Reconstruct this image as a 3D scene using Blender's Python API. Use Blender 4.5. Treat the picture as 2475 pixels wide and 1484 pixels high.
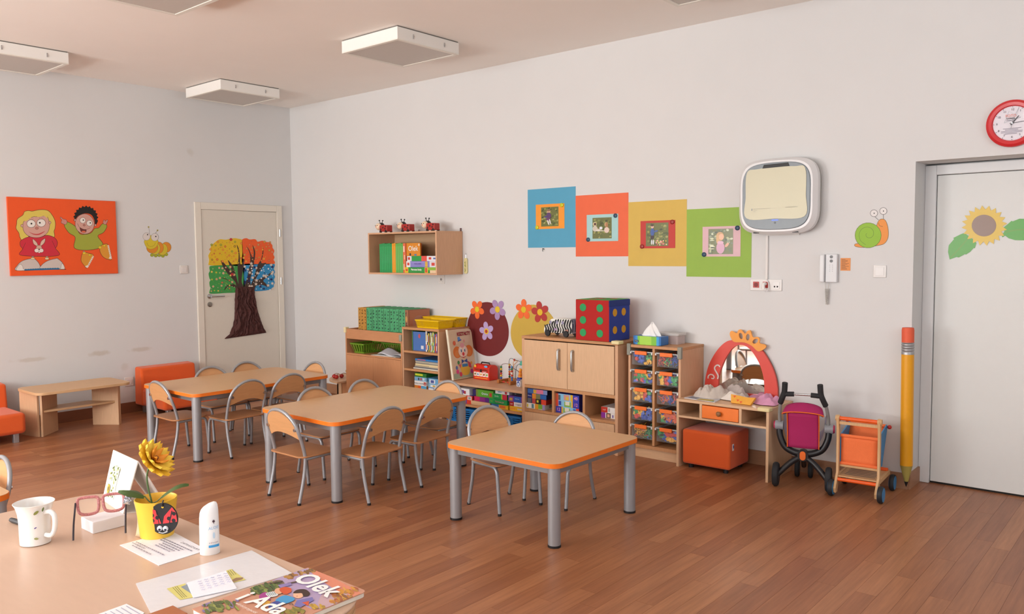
import bpy, bmesh, math, random
from math import sin, cos, pi, radians as R, atan2, hypot
from mathutils import Vector, Matrix
random.seed(7)
for o in list(bpy.data.objects): bpy.data.objects.remove(o)
SC = bpy.context.scene
C = SC.collection

# ------------------------------------------------------------------ camera
FOC, YAW, PITCH, ROLL = 1969.29, 2.273345, -0.0652597, -0.0079233
CAM = Vector((7.8539, -5.4549, 1.5)); IW, IH = 2475, 1484
fwd = Vector((cos(YAW)*cos(PITCH), sin(YAW)*cos(PITCH), sin(PITCH)))
rgt = Vector((sin(YAW), -cos(YAW), 0)); upv = rgt.cross(fwd)
rgt, upv = rgt*cos(ROLL)+upv*sin(ROLL), upv*cos(ROLL)-rgt*sin(ROLL)
cd = bpy.data.cameras.new('camera'); cd.sensor_width = 36; cd.lens = 36*FOC/IW; cd.clip_start = .05
co = bpy.data.objects.new('camera', cd); C.objects.link(co)
co.matrix_world = Matrix(((rgt.x, upv.x, -fwd.x, CAM.x), (rgt.y, upv.y, -fwd.y, CAM.y), (rgt.z, upv.z, -fwd.z, CAM.z), (0, 0, 0, 1)))
SC.camera = co
# ------------------------------------------------------------------ light
EXPO = 0.02
WINDOW_POWER = 113.0; CEIL_FILL = 1.6
SC.view_settings.view_transform = 'Standard'; SC.view_settings.look = 'None'
SC.view_settings.gamma = 1; SC.view_settings.use_curve_mapping = False; SC.view_settings.exposure = EXPO
W = bpy.data.worlds.new('sky'); SC.world = W; W.use_nodes = True
W.node_tree.nodes['Background'].inputs[0].default_value = (.80, .90, 1, 1); W.node_tree.nodes['Background'].inputs[1].default_value = 1.0
WINS = ((1.2, 3.2), (4.0, 6.0), (6.8, 8.8))          # three windows in the wall behind the camera
for i, (a, b) in enumerate(WINS):
    L = bpy.data.lights.new('daylight', 'AREA'); L.shape = 'RECTANGLE'; L.size = b-a; L.size_y = 1.8
    L.energy = WINDOW_POWER*(1.45, .78, .30)[i]; L.color = ((.97, .965, .955), (.96, .97, .98), (.88, .945, 1))[i]
    o = bpy.data.objects.new('daylight', L); C.objects.link(o)
    o.location = ((a+b)/2, -8.35, 1.85); o.rotation_euler = (R(90), 0, 0)
for i, (a, b) in enumerate(WINS):                       # added fill lights, tilted up through the windows to brighten the ceiling
    L = bpy.data.lights.new('ceiling_fill', 'AREA'); L.shape = 'RECTANGLE'; L.size = b-a; L.size_y = 1.0
    L.energy = WINDOW_POWER*CEIL_FILL*(1.2, .95, .55)[i]; L.color = (.98, .965, .925)
    o = bpy.data.objects.new('ceiling_fill', L); C.objects.link(o)
    o.location = ((a+b)/2, -8.6, .9); o.rotation_euler = (R(90+38), 0, 0)
L = bpy.data.lights.new('daylight', 'AREA'); L.shape = 'RECTANGLE'; L.size = 2.2; L.size_y = 1.8
L.energy = WINDOW_POWER*.22; L.color = (.84, .92, 1)
o = bpy.data.objects.new('daylight', L); C.objects.link(o)
o.location = (9.75, -2.6, 1.85); o.rotation_euler = (R(90), 0, R(90))

# ------------------------------------------------------------------ helpers
def at(u, v, axis, val):                # photograph position -> point on the plane axis = val
    q = fwd + rgt*((u-IW/2)/FOC) - upv*((v-IH/2)/FOC)
    return CAM + q*((val-CAM[axis])/q[axis])
def crop(x0, y0, x1, y1, w, h):         # position in an enlarged detail -> photograph position
    return lambda a, b: (x0+a*(x1-x0)/w, y0+b*(y1-y0)/h)
def on_right(cr, y=0):                  # sketch position -> (x, z) on a plane parallel to wall_right
    def f(a, b):
        p = at(*cr(a, b), 1, y); return p.x, p.z
    return f
def on_left(cr, x=0):                   # sketch position -> (y, z) on a plane parallel to wall_left
    def f(a, b):
        p = at(*cr(a, b), 0, x); return p.y, p.z
    return f
def lin(h):
    h = h.lstrip('#'); c = [int(h[i:i+2], 16)/255 for i in (0, 2, 4)]
    return tuple(x/12.92 if x <= .04045 else ((x+.055)/1.055)**2.4 for x in c)+(1,)
MATS = {}
def mat(hexc, rough=.5, metal=0, var=.06, scale=30, bump=0, spec=.5, trans=0, emit=0, sheen=0, alpha=1, stretch=None, bscale=None, coat=0):
    key = (hexc, rough, metal, var, scale, bump, spec, trans, emit, sheen, alpha, stretch, bscale, coat)
    if key in MATS: return MATS[key]
    m = bpy.data.materials.new('m_'+hexc.strip('#')); m.use_nodes = True
    nt = m.node_tree; N = nt.nodes; B = N['Principled BSDF']
    c = lin(hexc)
    B.inputs['Roughness'].default_value = rough; B.inputs['Metallic'].default_value = metal
    B.inputs['Specular IOR Level'].default_value = spec
    B.inputs['Transmission Weight'].default_value = trans
    B.inputs['Alpha'].default_value = alpha
    B.inputs['Coat Weight'].default_value = coat
    if sheen: B.inputs['Sheen Weight'].default_value = sheen
    if emit:
        B.inputs['Emission Color'].default_value = c; B.inputs['Emission Strength'].default_value = emit
    tc = N.new('ShaderNodeTexCoord'); mp = N.new('ShaderNodeMapping')
    nt.links.new(tc.outputs['Object'], mp.inputs[0])
    if stretch: mp.inputs['Scale'].default_value = stretch
    no = N.new('ShaderNodeTexNoise'); no.inputs['Scale'].default_value = scale; no.inputs['Detail'].default_value = 4
    nt.links.new(mp.outputs[0], no.inputs['Vector'])
    mx = N.new('ShaderNodeMix'); mx.data_type = 'RGBA'
    nt.links.new(no.outputs['Fac'], mx.inputs[0])
    mx.inputs[6].default_value = tuple(x*(1-var) for x in c[:3])+(1,); mx.inputs[7].default_value = tuple(min(1, x*(1+var)) for x in c[:3])+(1,)
    nt.links.new(mx.outputs[2], B.inputs['Base Color'])
    if bump:
        n2 = no
        if bscale:
            n2 = N.new('ShaderNodeTexNoise'); n2.inputs['Scale'].default_value = bscale; n2.inputs['Detail'].default_value = 3
            nt.links.new(tc.outputs['Object'], n2.inputs['Vector'])
        bp = N.new('ShaderNodeBump'); bp.inputs['Strength'].default_value = bump; bp.inputs['Distance'].default_value = .002
        nt.links.new(n2.outputs['Fac'], bp.inputs['Height']); nt.links.new(bp.outputs[0], B.inputs['Normal'])
    MATS[key] = m
    return m
def wood(hexc, grain='z', rough=.45):
    s = {'x': (1.2, 14, 14), 'y': (14, 1.2, 14), 'z': (14, 14, 1.2)}[grain]
    return mat(hexc, rough, var=.13, scale=9, stretch=s, spec=.4)
BEECH = wood('#d2a480'); BEECH_X = wood('#d2a480', 'x'); BEECH_Y = wood('#d2a480', 'y')
EDGE = wood('#c48f62'); LIGHT = wood('#d8b08a'); LIGHT_X = wood('#d8b08a', 'x'); DARKB = wood('#c68c62')
DARKBX = wood('#c68c62', 'x')
TOPW = mat('#d6ac80', .38, var=.06, scale=7, stretch=(2, 9, 9), spec=.45)
SILVER = mat('#a3a5a9', .38, .4, var=.03); CHROME = mat('#c9cccf', .25, 1, var=.02)
WHITE = mat('#eceae6', .4, var=.02); BLACK = mat('#17171a', .5, var=.1); RUBBER = mat('#222326', .75, var=.1)
class M:
    """collects shapes into one mesh"""
    def __init__(s): s.v = []; s.f = []; s.m = []; s.mi = 0
    def add(s, vs, fs):
        n = len(s.v); s.v += [tuple(p) for p in vs]; s.f += [tuple(i+n for i in f) for f in fs]; s.m += [s.mi]*len(fs); return s
    def box(s, x0, x1, y0, y1, z0, z1, rz=0, c=None):
        vs = [Vector((x, y, z)) for z in (z0, z1) for x, y in ((x0, y0), (x1, y0), (x1, y1), (x0, y1))]
        if rz:
            c = Vector(c or ((x0+x1)/2, (y0+y1)/2, 0)); m = Matrix.Rotation(rz, 3, 'Z')
            vs = [m @ (p-c)+c for p in vs]
        return s.add(vs, [(3, 2, 1, 0), (4, 5, 6, 7), (0, 1, 5, 4), (1, 2, 6, 5), (2, 3, 7, 6), (3, 0, 4, 7)])
    def tube(s, path, r, n=10, cap=True, closed=False):
        P = [Vector(p) for p in path]; k = len(P); rr = r if isinstance(r, (list, tuple)) else [r]*k
        T = []
        for i in range(k):
            a = P[i-1] if (i or closed) else P[0]; b = P[(i+1) % k] if (i < k-1 or closed) else P[-1]
            T.append((b-a).normalized())
        up = Vector((0, 0, 1)) if abs(T[0].z) < .9 else Vector((1, 0, 0))
        nn = T[0].cross(up).normalized(); vs = []
        for i in range(k):
            nn = (nn - T[i]*nn.dot(T[i])).normalized(); bb = T[i].cross(nn)
            vs += [P[i]+(nn*cos(2*pi*j/n)+bb*sin(2*pi*j/n))*rr[i] for j in range(n)]
        fs = [(i*n+j, i*n+(j+1) % n, (i+1)*n+(j+1) % n, (i+1)*n+j) for i in range(k-1) for j in range(n)]
        if closed: fs += [((k-1)*n+j, (k-1)*n+(j+1) % n, (j+1) % n, j) for j in range(n)]
        elif cap: fs += [tuple(range(n-1, -1, -1)), tuple((k-1)*n+j for j in range(n))]
        return s.add(vs, fs)
    def cyl(s, a, b, r, r2=None, n=20): return s.tube([a, b], [r, r if r2 is None else r2], n)
    def lathe(s, prof, n=28, c=(0, 0, 0), ax='z', sx=1, sy=1):
        vs = []
        for r, h in prof:
            for j in range(n):
                a = 2*pi*j/n; p = (r*cos(a)*sx, r*sin(a)*sy, h)
                if ax == 'y': p = (p[0], p[2], p[1])
                elif ax == 'x': p = (p[2], p[0], p[1])
                vs.append((p[0]+c[0], p[1]+c[1], p[2]+c[2]))
        k = len(prof)
        fs = [(i*n+j, i*n+(j+1) % n, (i+1)*n+(j+1) % n, (i+1)*n+j) for i in range(k-1) for j in range(n)]
        fs += [tuple(range(n-1, -1, -1)), tuple((k-1)*n+j for j in range(n))]
        return s.add(vs, fs)
    def prism(s, pts, a, b, ax='z', hole=None):
        """2-D outline pushed from a to b along an axis; (u,v) = (x,y) z / (x,z) y / (y,z) x"""
        def w(p, d): return {'z': (p[0], p[1], d), 'y': (p[0], d, p[1]), 'x': (d, p[0], p[1])}[ax]
        n = len(pts)
        vs = [w(p, a) for p in pts]+[w(p, b) for p in pts]
        fs = [tuple(range(n-1, -1, -1)), tuple(range(n, 2*n))]+[(i, (i+1) % n, n+(i+1) % n, n+i) for i in range(n)]
        return s.add(vs, fs)
    def ring(s, outer, inner, a, b, ax='y'):
        def w(p, d): return {'z': (p[0], p[1], d), 'y': (p[0], d, p[1]), 'x': (d, p[0], p[1])}[ax]
        n = len(outer)
        vs = [w(p, d) for d in (a, b) for q in (outer, inner) for p in q]
        fs = []
        for i in range(n):
            j = (i+1) % n
            fs += [(i, j, n+j, n+i), (2*n+j, 2*n+i, 3*n+i, 3*n+j), (j, i, 2*n+i, 2*n+j), (n+i, n+j, 3*n+j, 3*n+i)]
        return s.add(vs, fs)
    def sphere(s, c, r, n=12, k=8, sc=(1, 1, 1)):
        prof = [(max(1e-4, sin(pi*i/k))*r, -cos(pi*i/k)*r) for i in range(k+1)]
        vs = []
        for q, h in prof:
            vs += [(c[0]+q*cos(2*pi*j/n)*sc[0], c[1]+q*sin(2*pi*j/n)*sc[1], c[2]+h*sc[2]) for j in range(n)]
        return s.add(vs, [(i*n+j, i*n+(j+1) % n, (i+1)*n+(j+1) % n, (i+1)*n+j) for i in range(k) for j in range(n)])
    def grid(s, fn, nu, nv):
        vs = [fn(i/nu, j/nv) for j in range(nv+1) for i in range(nu+1)]
        return s.add(vs, [(j*(nu+1)+i, j*(nu+1)+i+1, (j+1)*(nu+1)+i+1, (j+1)*(nu+1)+i) for j in range(nv) for i in range(nu)])
def rot_pts(m, rz=0, loc=(0, 0, 0), mtx=None):
    q = mtx or (Matrix.Translation(loc) @ Matrix.Rotation(rz, 4, 'Z'))
    m.v = [tuple(q @ Vector(p)) for p in m.v]; return m
def obj(name, m, material, parent=None, smooth=False, bevel=0, seg=2, loc=None, sub=0, fix=True):
    me = bpy.data.meshes.new(name); me.from_pydata(m.v, [], m.f)
    ms = material if isinstance(material, (list, tuple)) else [material]
    for x in ms: me.materials.append(x)
    if len(ms) > 1: me.polygons.foreach_set('material_index', m.m)
    if fix:
        bm = bmesh.new(); bm.from_mesh(me); bmesh.ops.recalc_face_normals(bm, faces=bm.faces); bm.to_mesh(me); bm.free()
    if smooth or bevel or sub:
        me.shade_smooth(); me.set_sharp_from_angle(angle=R(42))
    o = bpy.data.objects.new(name, me); C.objects.link(o)
    if bevel:
        b = o.modifiers.new('bevel', 'BEVEL'); b.width = bevel; b.segments = seg; b.limit_method = 'ANGLE'; b.angle_limit = R(40); b.harden_normals = False
    if sub:
        b = o.modifiers.new('sub', 'SUBSURF'); b.levels = b.render_levels = sub
    if parent: o.parent = parent
    if loc: o.location = loc
    return o
def tag(o, label=None, cat=None, group=None, kind=None):
    if label: o['label'] = label
    if cat: o['category'] = cat
    if group: o['group'] = group
    if kind: o['kind'] = kind
    return o
def thing(name, label, cat, loc=(0, 0, 0), rz=0, group=None):
    o = bpy.data.objects.new(name, None); C.objects.link(o); o.empty_display_size = .05
    o.location = loc; o.rotation_euler = (0, 0, rz)
    return tag(o, label, cat, group)
def copy_tree(o, parent=None):
    c = o.copy(); C.objects.link(c)
    if parent: c.parent = parent
    for ch in list(o.children): copy_tree(ch, c)
    return c
def struct(name, m, material, parent=None, **k):
    o = obj(name, m, material, parent, **k)
    if not parent: o['kind'] = 'structure'
    return o
def arc(cx, cy, r, a0, a1, n=8, ry=None):
    return [(cx+r*cos(R(a0+(a1-a0)*i/n)), cy+(ry or r)*sin(R(a0+(a1-a0)*i/n))) for i in range(n+1)]
def rrect(x0, x1, y0, y1, r, n=6):
    return arc(x1-r, y1-r, r, 0, 90, n)+arc(x0+r, y1-r, r, 90, 180, n)+arc(x0+r, y0+r, r, 180, 270, n)+arc(x1-r, y0+r, r, 270, 360, n)
def smooth2(pts, closed=True, n=5):
    k = len(pts); out = []
    if k < 3: return list(pts)
    for i in range(k if closed else k-1):
        p = [pts[(i+j-1) % k] if closed else pts[min(max(i+j-1, 0), k-1)] for j in range(4)]
        for t in range(n):
            t /= n
            out.append(tuple(.5*((2*p[1][d])+(-p[0][d]+p[2][d])*t+(2*p[0][d]-5*p[1][d]+4*p[2][d]-p[3][d])*t*t+(-p[0][d]+3*p[1][d]-3*p[2][d]+p[3][d])*t**3) for d in range(len(pts[0]))))
    if not closed: out.append(tuple(pts[-1]))
    return out
class Art:
    """flat print: coloured shapes laid over each other on a plane"""
    def __init__(s, to2, to3, d0=.0006, step=.00003, rough=.55):
        s.f, s.g, s.d, s.st, s.rough = to2, to3, d0, step, rough; s.m = M(); s.cols = []
    def _c(s, c):
        if c not in s.cols: s.cols.append(c)
        s.m.mi = s.cols.index(c); s.d += s.st
    def poly(s, pts, c, smooth=False, line=None, lw=6, n=5):
        if smooth: pts = smooth2(pts, True, n)
        s._c(c); q = [s.g(*s.f(a, b), s.d) for a, b in pts]
        s.m.add(q, [tuple(range(len(q)))])
        if line: s.line(pts, lw, line, True, False)
    def ell(s, cx, cy, rx, ry, c, rot=0, n=22, line=None, lw=6):
        ca, sa = cos(R(rot)), sin(R(rot))
        s.poly([(cx+rx*cos(2*pi*i/n)*ca-ry*sin(2*pi*i/n)*sa, cy+rx*cos(2*pi*i/n)*sa+ry*sin(2*pi*i/n)*ca) for i in range(n)], c, False, line, lw)
    def rect(s, x0, y0, x1, y1, c): s.poly([(x0, y0), (x1, y0), (x1, y1), (x0, y1)], c)
    def line(s, pts, w, c, closed=False, smooth=True):
        if smooth: pts = smooth2(pts, closed)
        s._c(c); k = len(pts); vs = []
        for i in range(k):
            a = pts[i-1] if (i or closed) else pts[0]; b = pts[(i+1) % k] if (i < k-1 or closed) else pts[-1]
            dx, dy = b[0]-a[0], b[1]-a[1]; l = hypot(dx, dy) or 1
            for t in (-.5, .5): vs.append(s.g(*s.f(pts[i][0]-dy/l*w*t, pts[i][1]+dx/l*w*t), s.d))
        fs = [(2*i, 2*i+1, 2*i+3, 2*i+2) for i in range(k-1)]
        if closed: fs.append((2*k-2, 2*k-1, 1, 0))
        s.m.add(vs, fs)
    def star(s, cx, cy, r, c, n=5, q=.45, rot=-90):
        s.poly([(cx+(r if i % 2 == 0 else r*q)*cos(R(rot+180*i/n)), cy+(r if i % 2 == 0 else r*q)*sin(R(rot+180*i/n))) for i in range(2*n)], c)
    def flower(s, cx, cy, r, c, mid, n=6):
        s.poly([(cx+r*(1 if i % 2 == 0 else .62)*cos(pi*i/n), cy+r*(1 if i % 2 == 0 else .62)*sin(pi*i/n)) for i in range(2*n)], c, True, n=2)
        s.ell(cx, cy, r*.38, r*.38, mid, n=8)
    def build(s, name, parent=None):
        return obj(name, s.m, [mat(c, s.rough, var=.02) for c in s.cols], parent, fix=False)
RIGHT3 = lambda a, b, d: (a, -d, b)
LEFT3 = lambda a, b, d: (d, a, b)
ID = lambda a, b: (a, b)
TEXTS = []
def text(s, size, mtx, hexc, parent, name='lettering', align='CENTER', bold=0, rough=.5, spacing=1, sx=1):
    """lettering lying in the local xy plane of mtx"""
    cu = bpy.data.curves.new('t', 'FONT'); cu.body = s; cu.size = size; cu.align_x = align; cu.align_y = 'CENTER'
    cu.offset = bold; cu.space_character = spacing; cu.resolution_u = 3
    o = bpy.data.objects.new('t', cu); C.objects.link(o)
    TEXTS.append((o, mtx @ Matrix.Scale(sx, 4, (1, 0, 0)), hexc, parent, name, rough))
def flush_texts():
    bpy.context.view_layer.update(); dg = bpy.context.evaluated_depsgraph_get()
    out = [(bpy.data.meshes.new_from_object(t[0].evaluated_get(dg)),)+t[1:] for t in TEXTS]
    for t in TEXTS:
        cu = t[0].data; bpy.data.objects.remove(t[0]); bpy.data.curves.remove(cu)
    for me, mtx, hexc, parent, name, rough in out:
        me.transform(mtx); me.name = name; me.materials.clear(); me.materials.append(mat(hexc, rough, var=.02))
        o = bpy.data.objects.new(name, me); C.objects.link(o); o.parent = parent
def basis(o, x, y):
    x = Vector(x).normalized(); z = x.cross(Vector(y)).normalized(); y = z.cross(x)
    return Matrix(((x.x, y.x, z.x, o[0]), (x.y, y.y, z.y, o[1]), (x.z, y.z, z.z, o[2]), (0, 0, 0, 1)))
def front(x, y, z): return basis((x, y, z), (1, 0, 0), (0, 0, 1))          # faces -Y, reads along +X
def facex(x, y, z): return basis((x, y, z), (0, 1, 0), (0, 0, 1))          # faces +X, reads along +Y
# ------------------------------------------------------------------ the room
CH = 3.143; XE = 9.6; YB = -8.2
WALL = mat('#dad9d8', .85, var=.02, scale=4, bump=.12, bscale=220, spec=.2)
def stained_wall():
    m = WALL.copy(); nt = m.node_tree; N = nt.nodes; B = N['Principled BSDF']
    tc = N.new('ShaderNodeTexCoord'); src = B.inputs['Base Color'].links[0].from_socket
    for (y, z, sy, sz, amt) in ((-2.74, .602, .20, .026, .45), (-2.16, .60, .12, .035, .55), (-1.78, .60, .15, .03, .5), (-1.93, .45, .05, .05, .3), (-1.2, 2.55, .05, .05, .3)):
        mp = N.new('ShaderNodeMapping'); mp.vector_type = 'TEXTURE'; mp.inputs['Location'].default_value = (0, y, z); mp.inputs['Scale'].default_value = (1, sy, sz)
        no = N.new('ShaderNodeTexNoise'); no.inputs['Scale'].default_value = 14
        nt.links.new(tc.outputs['Object'], no.inputs['Vector'])
        nt.links.new(tc.outputs['Object'], mp.inputs[0])
        ln = N.new('ShaderNodeVectorMath'); ln.operation = 'LENGTH'; nt.links.new(mp.outputs[0], ln.inputs[0])
        ad = N.new('ShaderNodeMath'); ad.operation = 'MULTIPLY_ADD'; nt.links.new(no.outputs['Fac'], ad.inputs[0]); ad.inputs[1].default_value = 1.1; nt.links.new(ln.outputs['Value'], ad.inputs[2])
        mr = N.new('ShaderNodeMapRange'); mr.inputs[1].default_value = .85; mr.inputs[2].default_value = 1.5; mr.inputs[3].default_value = amt; mr.inputs[4].default_value = 0; mr.interpolation_type = 'SMOOTHSTEP'
        nt.links.new(ad.outputs[0], mr.inputs[0])
        mx = N.new('ShaderNodeMix'); mx.data_type = 'RGBA'; nt.links.new(mr.outputs[0], mx.inputs[0]); nt.links.new(src, mx.inputs[6]); mx.inputs[7].default_value = lin('#bfb4a4')
        src = mx.outputs[2]
    nt.links.new(src, B.inputs['Base Color']); return m
NX0, NX1, NZ, ND = 6.49, 7.62, 2.045, .26       # door niche in wall_right
wr = M(); wr.box(-.2, NX0, 0, .45, 0, CH).box(NX1, XE+.2, 0, .45, 0, CH).box(NX0, NX1, 0, .45, NZ, CH)
struct('wall_right', wr, WALL)
struct('wall_left', M().box(-.2, 0, YB, 0, 0, CH), stained_wall())
wb = M(); x = 0
for a, b in WINS:
    wb.box(x, a, YB-.2, YB, 0, CH); wb.box(a, b, YB-.2, YB, 0, .95); wb.box(a, b, YB-.2, YB, 2.75, CH); x = b
wb.box(x, XE, YB-.2, YB, 0, CH)
struct('wall_back', wb, WALL)
wf = M().box(XE, XE+.2, YB, -3.7, 0, CH).box(XE, XE+.2, -1.5, 0, 0, CH).box(XE, XE+.2, -3.7, -1.5, 0, .95).box(XE, XE+.2, -3.7, -1.5, 2.75, CH)
struct('wall_far', wf, WALL)
struct('ceiling', M().box(-.2, XE+.2, YB-.2, .45, CH, CH+.2), mat('#f8f3ed', .9, var=.02, scale=3, spec=.2))
GLASS = mat('#ffffff', .02, trans=1, var=0)
def window(i, x0, x1, y0, y1, alongx):
    m = M()
    def bar(a0, a1, z0, z1):
        if alongx: m.box(a0, a1, y0, y1, z0, z1)
        else: m.box(x0, x1, a0, a1, z0, z1)
    a, b = (x0, x1) if alongx else (y0, y1)
    for q in (a, (a+b)/2-.03, b-.06): bar(q, q+.06, .95, 2.75)
    bar(a, b, .95, 1.01); bar(a, b, 2.69, 2.75)
    struct('window_%d' % i, m, WHITE)
for i, (a, b) in enumerate(WINS): window(i+1, a, b, YB-.12, YB-.06, True)
window(4, XE+.06, XE+.12, -3.7, -1.5, False)
# floor with its planks
fl = struct('floor', M().box(-.2, XE+.2, YB-.2, .45, -.1, -.0012), mat('#5b3622', .7))
def plank_mat():
    m = bpy.data.materials.new('plank'); m.use_nodes = True; nt = m.node_tree; N = nt.nodes; B = N['Principled BSDF']
    oi = N.new('ShaderNodeObjectInfo'); tc = N.new('ShaderNodeTexCoord'); geo = N.new('ShaderNodeNewGeometry')
    ri = N.new('ShaderNodeMath'); ri.operation = 'ADD'; nt.links.new(oi.outputs['Random'], ri.inputs[0]); nt.links.new(geo.outputs['Random Per Island'], ri.inputs[1])
    fr = N.new('ShaderNodeMath'); fr.operation = 'FRACT'; nt.links.new(ri.outputs[0], fr.inputs[0])
    cm = N.new('ShaderNodeCombineXYZ'); nt.links.new(fr.outputs[0], cm.inputs[0]); nt.links.new(fr.outputs[0], cm.inputs[2])
    sc = N.new('ShaderNodeVectorMath'); sc.operation = 'SCALE'; sc.inputs['Scale'].default_value = 60; nt.links.new(cm.outputs[0], sc.inputs[0])
    ad = N.new('ShaderNodeVectorMath'); ad.operation = 'ADD'; nt.links.new(geo.outputs['Position'], ad.inputs[0]); nt.links.new(sc.outputs[0], ad.inputs[1])
    mp = N.new('ShaderNodeMapping'); mp.inputs['Scale'].default_value = (22, 1.1, 22); nt.links.new(ad.outputs[0], mp.inputs[0])
    no = N.new('ShaderNodeTexNoise'); no.inputs['Scale'].default_value = 3; no.inputs['Detail'].default_value = 7; no.inputs['Roughness'].default_value = .62; nt.links.new(mp.outputs[0], no.inputs['Vector'])
    mp2 = N.new('ShaderNodeMapping'); mp2.inputs['Scale'].default_value = (7, .9, 7); nt.links.new(ad.outputs[0], mp2.inputs[0])
    n2 = N.new('ShaderNodeTexNoise'); n2.inputs['Scale'].default_value = 2.2; n2.inputs['Detail'].default_value = 3; nt.links.new(mp2.outputs[0], n2.inputs['Vector'])
    r1 = N.new('ShaderNodeValToRGB'); e = r1.color_ramp.elements; e[0].position = .0; e[0].color = lin('#a06645'); e[1].position = 1; e[1].color = lin('#bb8058')
    e2 = r1.color_ramp.elements.new(.5); e2.color = lin('#ae734d'); nt.links.new(fr.outputs[0], r1.inputs[0])
    r2 = N.new('ShaderNodeValToRGB'); e = r2.color_ramp.elements; e[0].position = .3; e[0].color = (.74, .70, .68, 1); e[1].position = .68; e[1].color = (1.0, 1.0, 1.0, 1); nt.links.new(no.outputs['Fac'], r2.inputs[0])
    r3 = N.new('ShaderNodeValToRGB'); e = r3.color_ramp.elements; e[0].position = .32; e[0].color = (.86, .84, .83, 1); e[1].position = .62; e[1].color = (1, 1, 1, 1); nt.links.new(n2.outputs['Fac'], r3.inputs[0])
    a = N.new('ShaderNodeMix'); a.data_type = 'RGBA'; a.blend_type = 'MULTIPLY'; a.inputs[0].default_value = 1; nt.links.new(r1.outputs[0], a.inputs[6]); nt.links.new(r2.outputs[0], a.inputs[7])
    b = N.new('ShaderNodeMix'); b.data_type = 'RGBA'; b.blend_type = 'MULTIPLY'; b.inputs[0].default_value = 1; nt.links.new(a.outputs[2], b.inputs[6]); nt.links.new(r3.outputs[0], b.inputs[7])
    nt.links.new(b.outputs[2], B.inputs['Base Color']); B.inputs['Roughness'].default_value = .36; B.inputs['Specular IOR Level'].default_value = .4
    bp = N.new('ShaderNodeBump'); bp.inputs['Strength'].default_value = .08; bp.inputs['Distance'].default_value = .001; nt.links.new(no.outputs['Fac'], bp.inputs['Height']); nt.links.new(bp.outputs[0], B.inputs['Normal'])
    return m
PLANK = plank_mat()
PW, PL = .0875, .92; g = .0004
plane_lib = {}
def plank_mesh(l):
    l = round(l, 3)
    if l not in plane_lib:
        m = M().box(g, PW-g, g, l-g, -.0012, 0); me = bpy.data.meshes.new('plank'); me.from_pydata(m.v, [], m.f); me.materials.append(PLANK); plane_lib[l] = me
    return plane_lib[l]
cells = []
rr = random.Random(3); nc = int(XE/PW)+1
for c in range(nc):
    y = YB-rr.random()*PL
    ym = .27 if NX0-PW < c*PW < NX1-.05 else 0
    while y < ym:
        a, b = max(y, YB), min(y+PL, ym)
        if b-a > .05: cells.append((c*PW, a, b))
        y += PL
def seen(c):
    p = Vector((c[0]+.04, (c[1]+c[2])/2, 0))-CAM; z = p.dot(fwd)
    if z < .3: return 0
    u, v = IW/2+FOC*p.dot(rgt)/z, IH/2-FOC*p.dot(upv)/z
    if not (-150 < u < IW+150 and v < IH+250): return 0
    return 1/z
order = sorted(cells, key=lambda c: -seen(c)); near = order[:300]; rest = M()
for (x, a, b) in near:
    o = bpy.data.objects.new('plank', plank_mesh(b-a)); C.objects.link(o); o.parent = fl; o.location = (x, a, 0)
for (x, a, b) in order[300:]: rest.box(x+g, x+PW-g, a+g, b-g, -.0012, 0)
o = obj('plank_field', rest, PLANK, fl, fix=False); o['kind'] = 'stuff'
# baseboards
BB = wood('#a67a5c', 'x', .5)
struct('baseboard_right', M().box(.0, NX0, -.012, 0, 0, .10), BB)
struct('baseboard_left', M().box(0, .012, YB, -1.18, 0, .10).box(0, .012, -.149, -.012, 0, .10), wood('#8a573c', 'y', .5))
struct('baseboard_niche', M().box(NX0, NX0+.012, 0, ND, 0, .10), wood('#a67a5c', 'y', .5))
# door_1: white door with frame in wall_left
DW = mat('#e4ddd0', .45, var=.02)
d1 = struct('door_1', M().box(0, .022, -1.178, -1.11, 0, 2.051).box(0, .022, -.217, -.149, 0, 2.051).box(0, .022, -1.11, -.217, 1.98, 2.051), DW, bevel=.004)
lf = obj('door_leaf', M().box(.0, .014, -1.108, -.219, .008, 1.978), mat('#dcd5c8', .45, var=.02), d1, bevel=.003)
h = M(); h.lathe([(.026, 0), (.026, .008), (.01, .01), (.01, .045)], 20, (.014, -1.045, 1.085), 'x').tube([(.055, -1.045, 1.085), (.058, -1.02, 1.085), (.058, -.9, 1.083)], .010, 10)
obj('door_handle', h, CHROME, d1, smooth=True)
obj('lock_rosette', M().lathe([(.026, 0), (.026, .008), (.02, .01)], 20, (.014, -1.045, 1.0), 'x'), mat('#9a958d', .35, .9), d1, smooth=True)
for z in (1.75, 1.22, .19): obj('hinge', M().cyl((.024, -.185, z-.04), (.024, -.185, z+.04), .008, n=10), CHROME, d1, smooth=True)
# door_2: pale door at the back of the niche
d2 = struct('door_2', M().box(NX0, NX0+.065, ND-.03, ND+.05, 0, 2.035).box(NX1-.065, NX1, ND-.03, ND+.05, 0, 2.035).box(NX0+.065, NX1-.065, ND-.03, ND+.05, 1.975, 2.035), mat('#e3e3e3', .5, var=.015), bevel=.004)
obj('door_leaf', M().box(NX0+.068, NX1-.068, ND-.01, ND+.03, .012, 1.972), mat('#dcdcd9', .45, var=.015), d2, bevel=.003)
obj('threshold_gap', M().box(NX0+.066, NX1-.066, ND+.0, ND+.05, 0, .012), mat('#22211f', .9), d2)
struct('trim_1', M().box(NX0, NX1, ND+.05, .45, 0, NZ), WALL)
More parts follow.
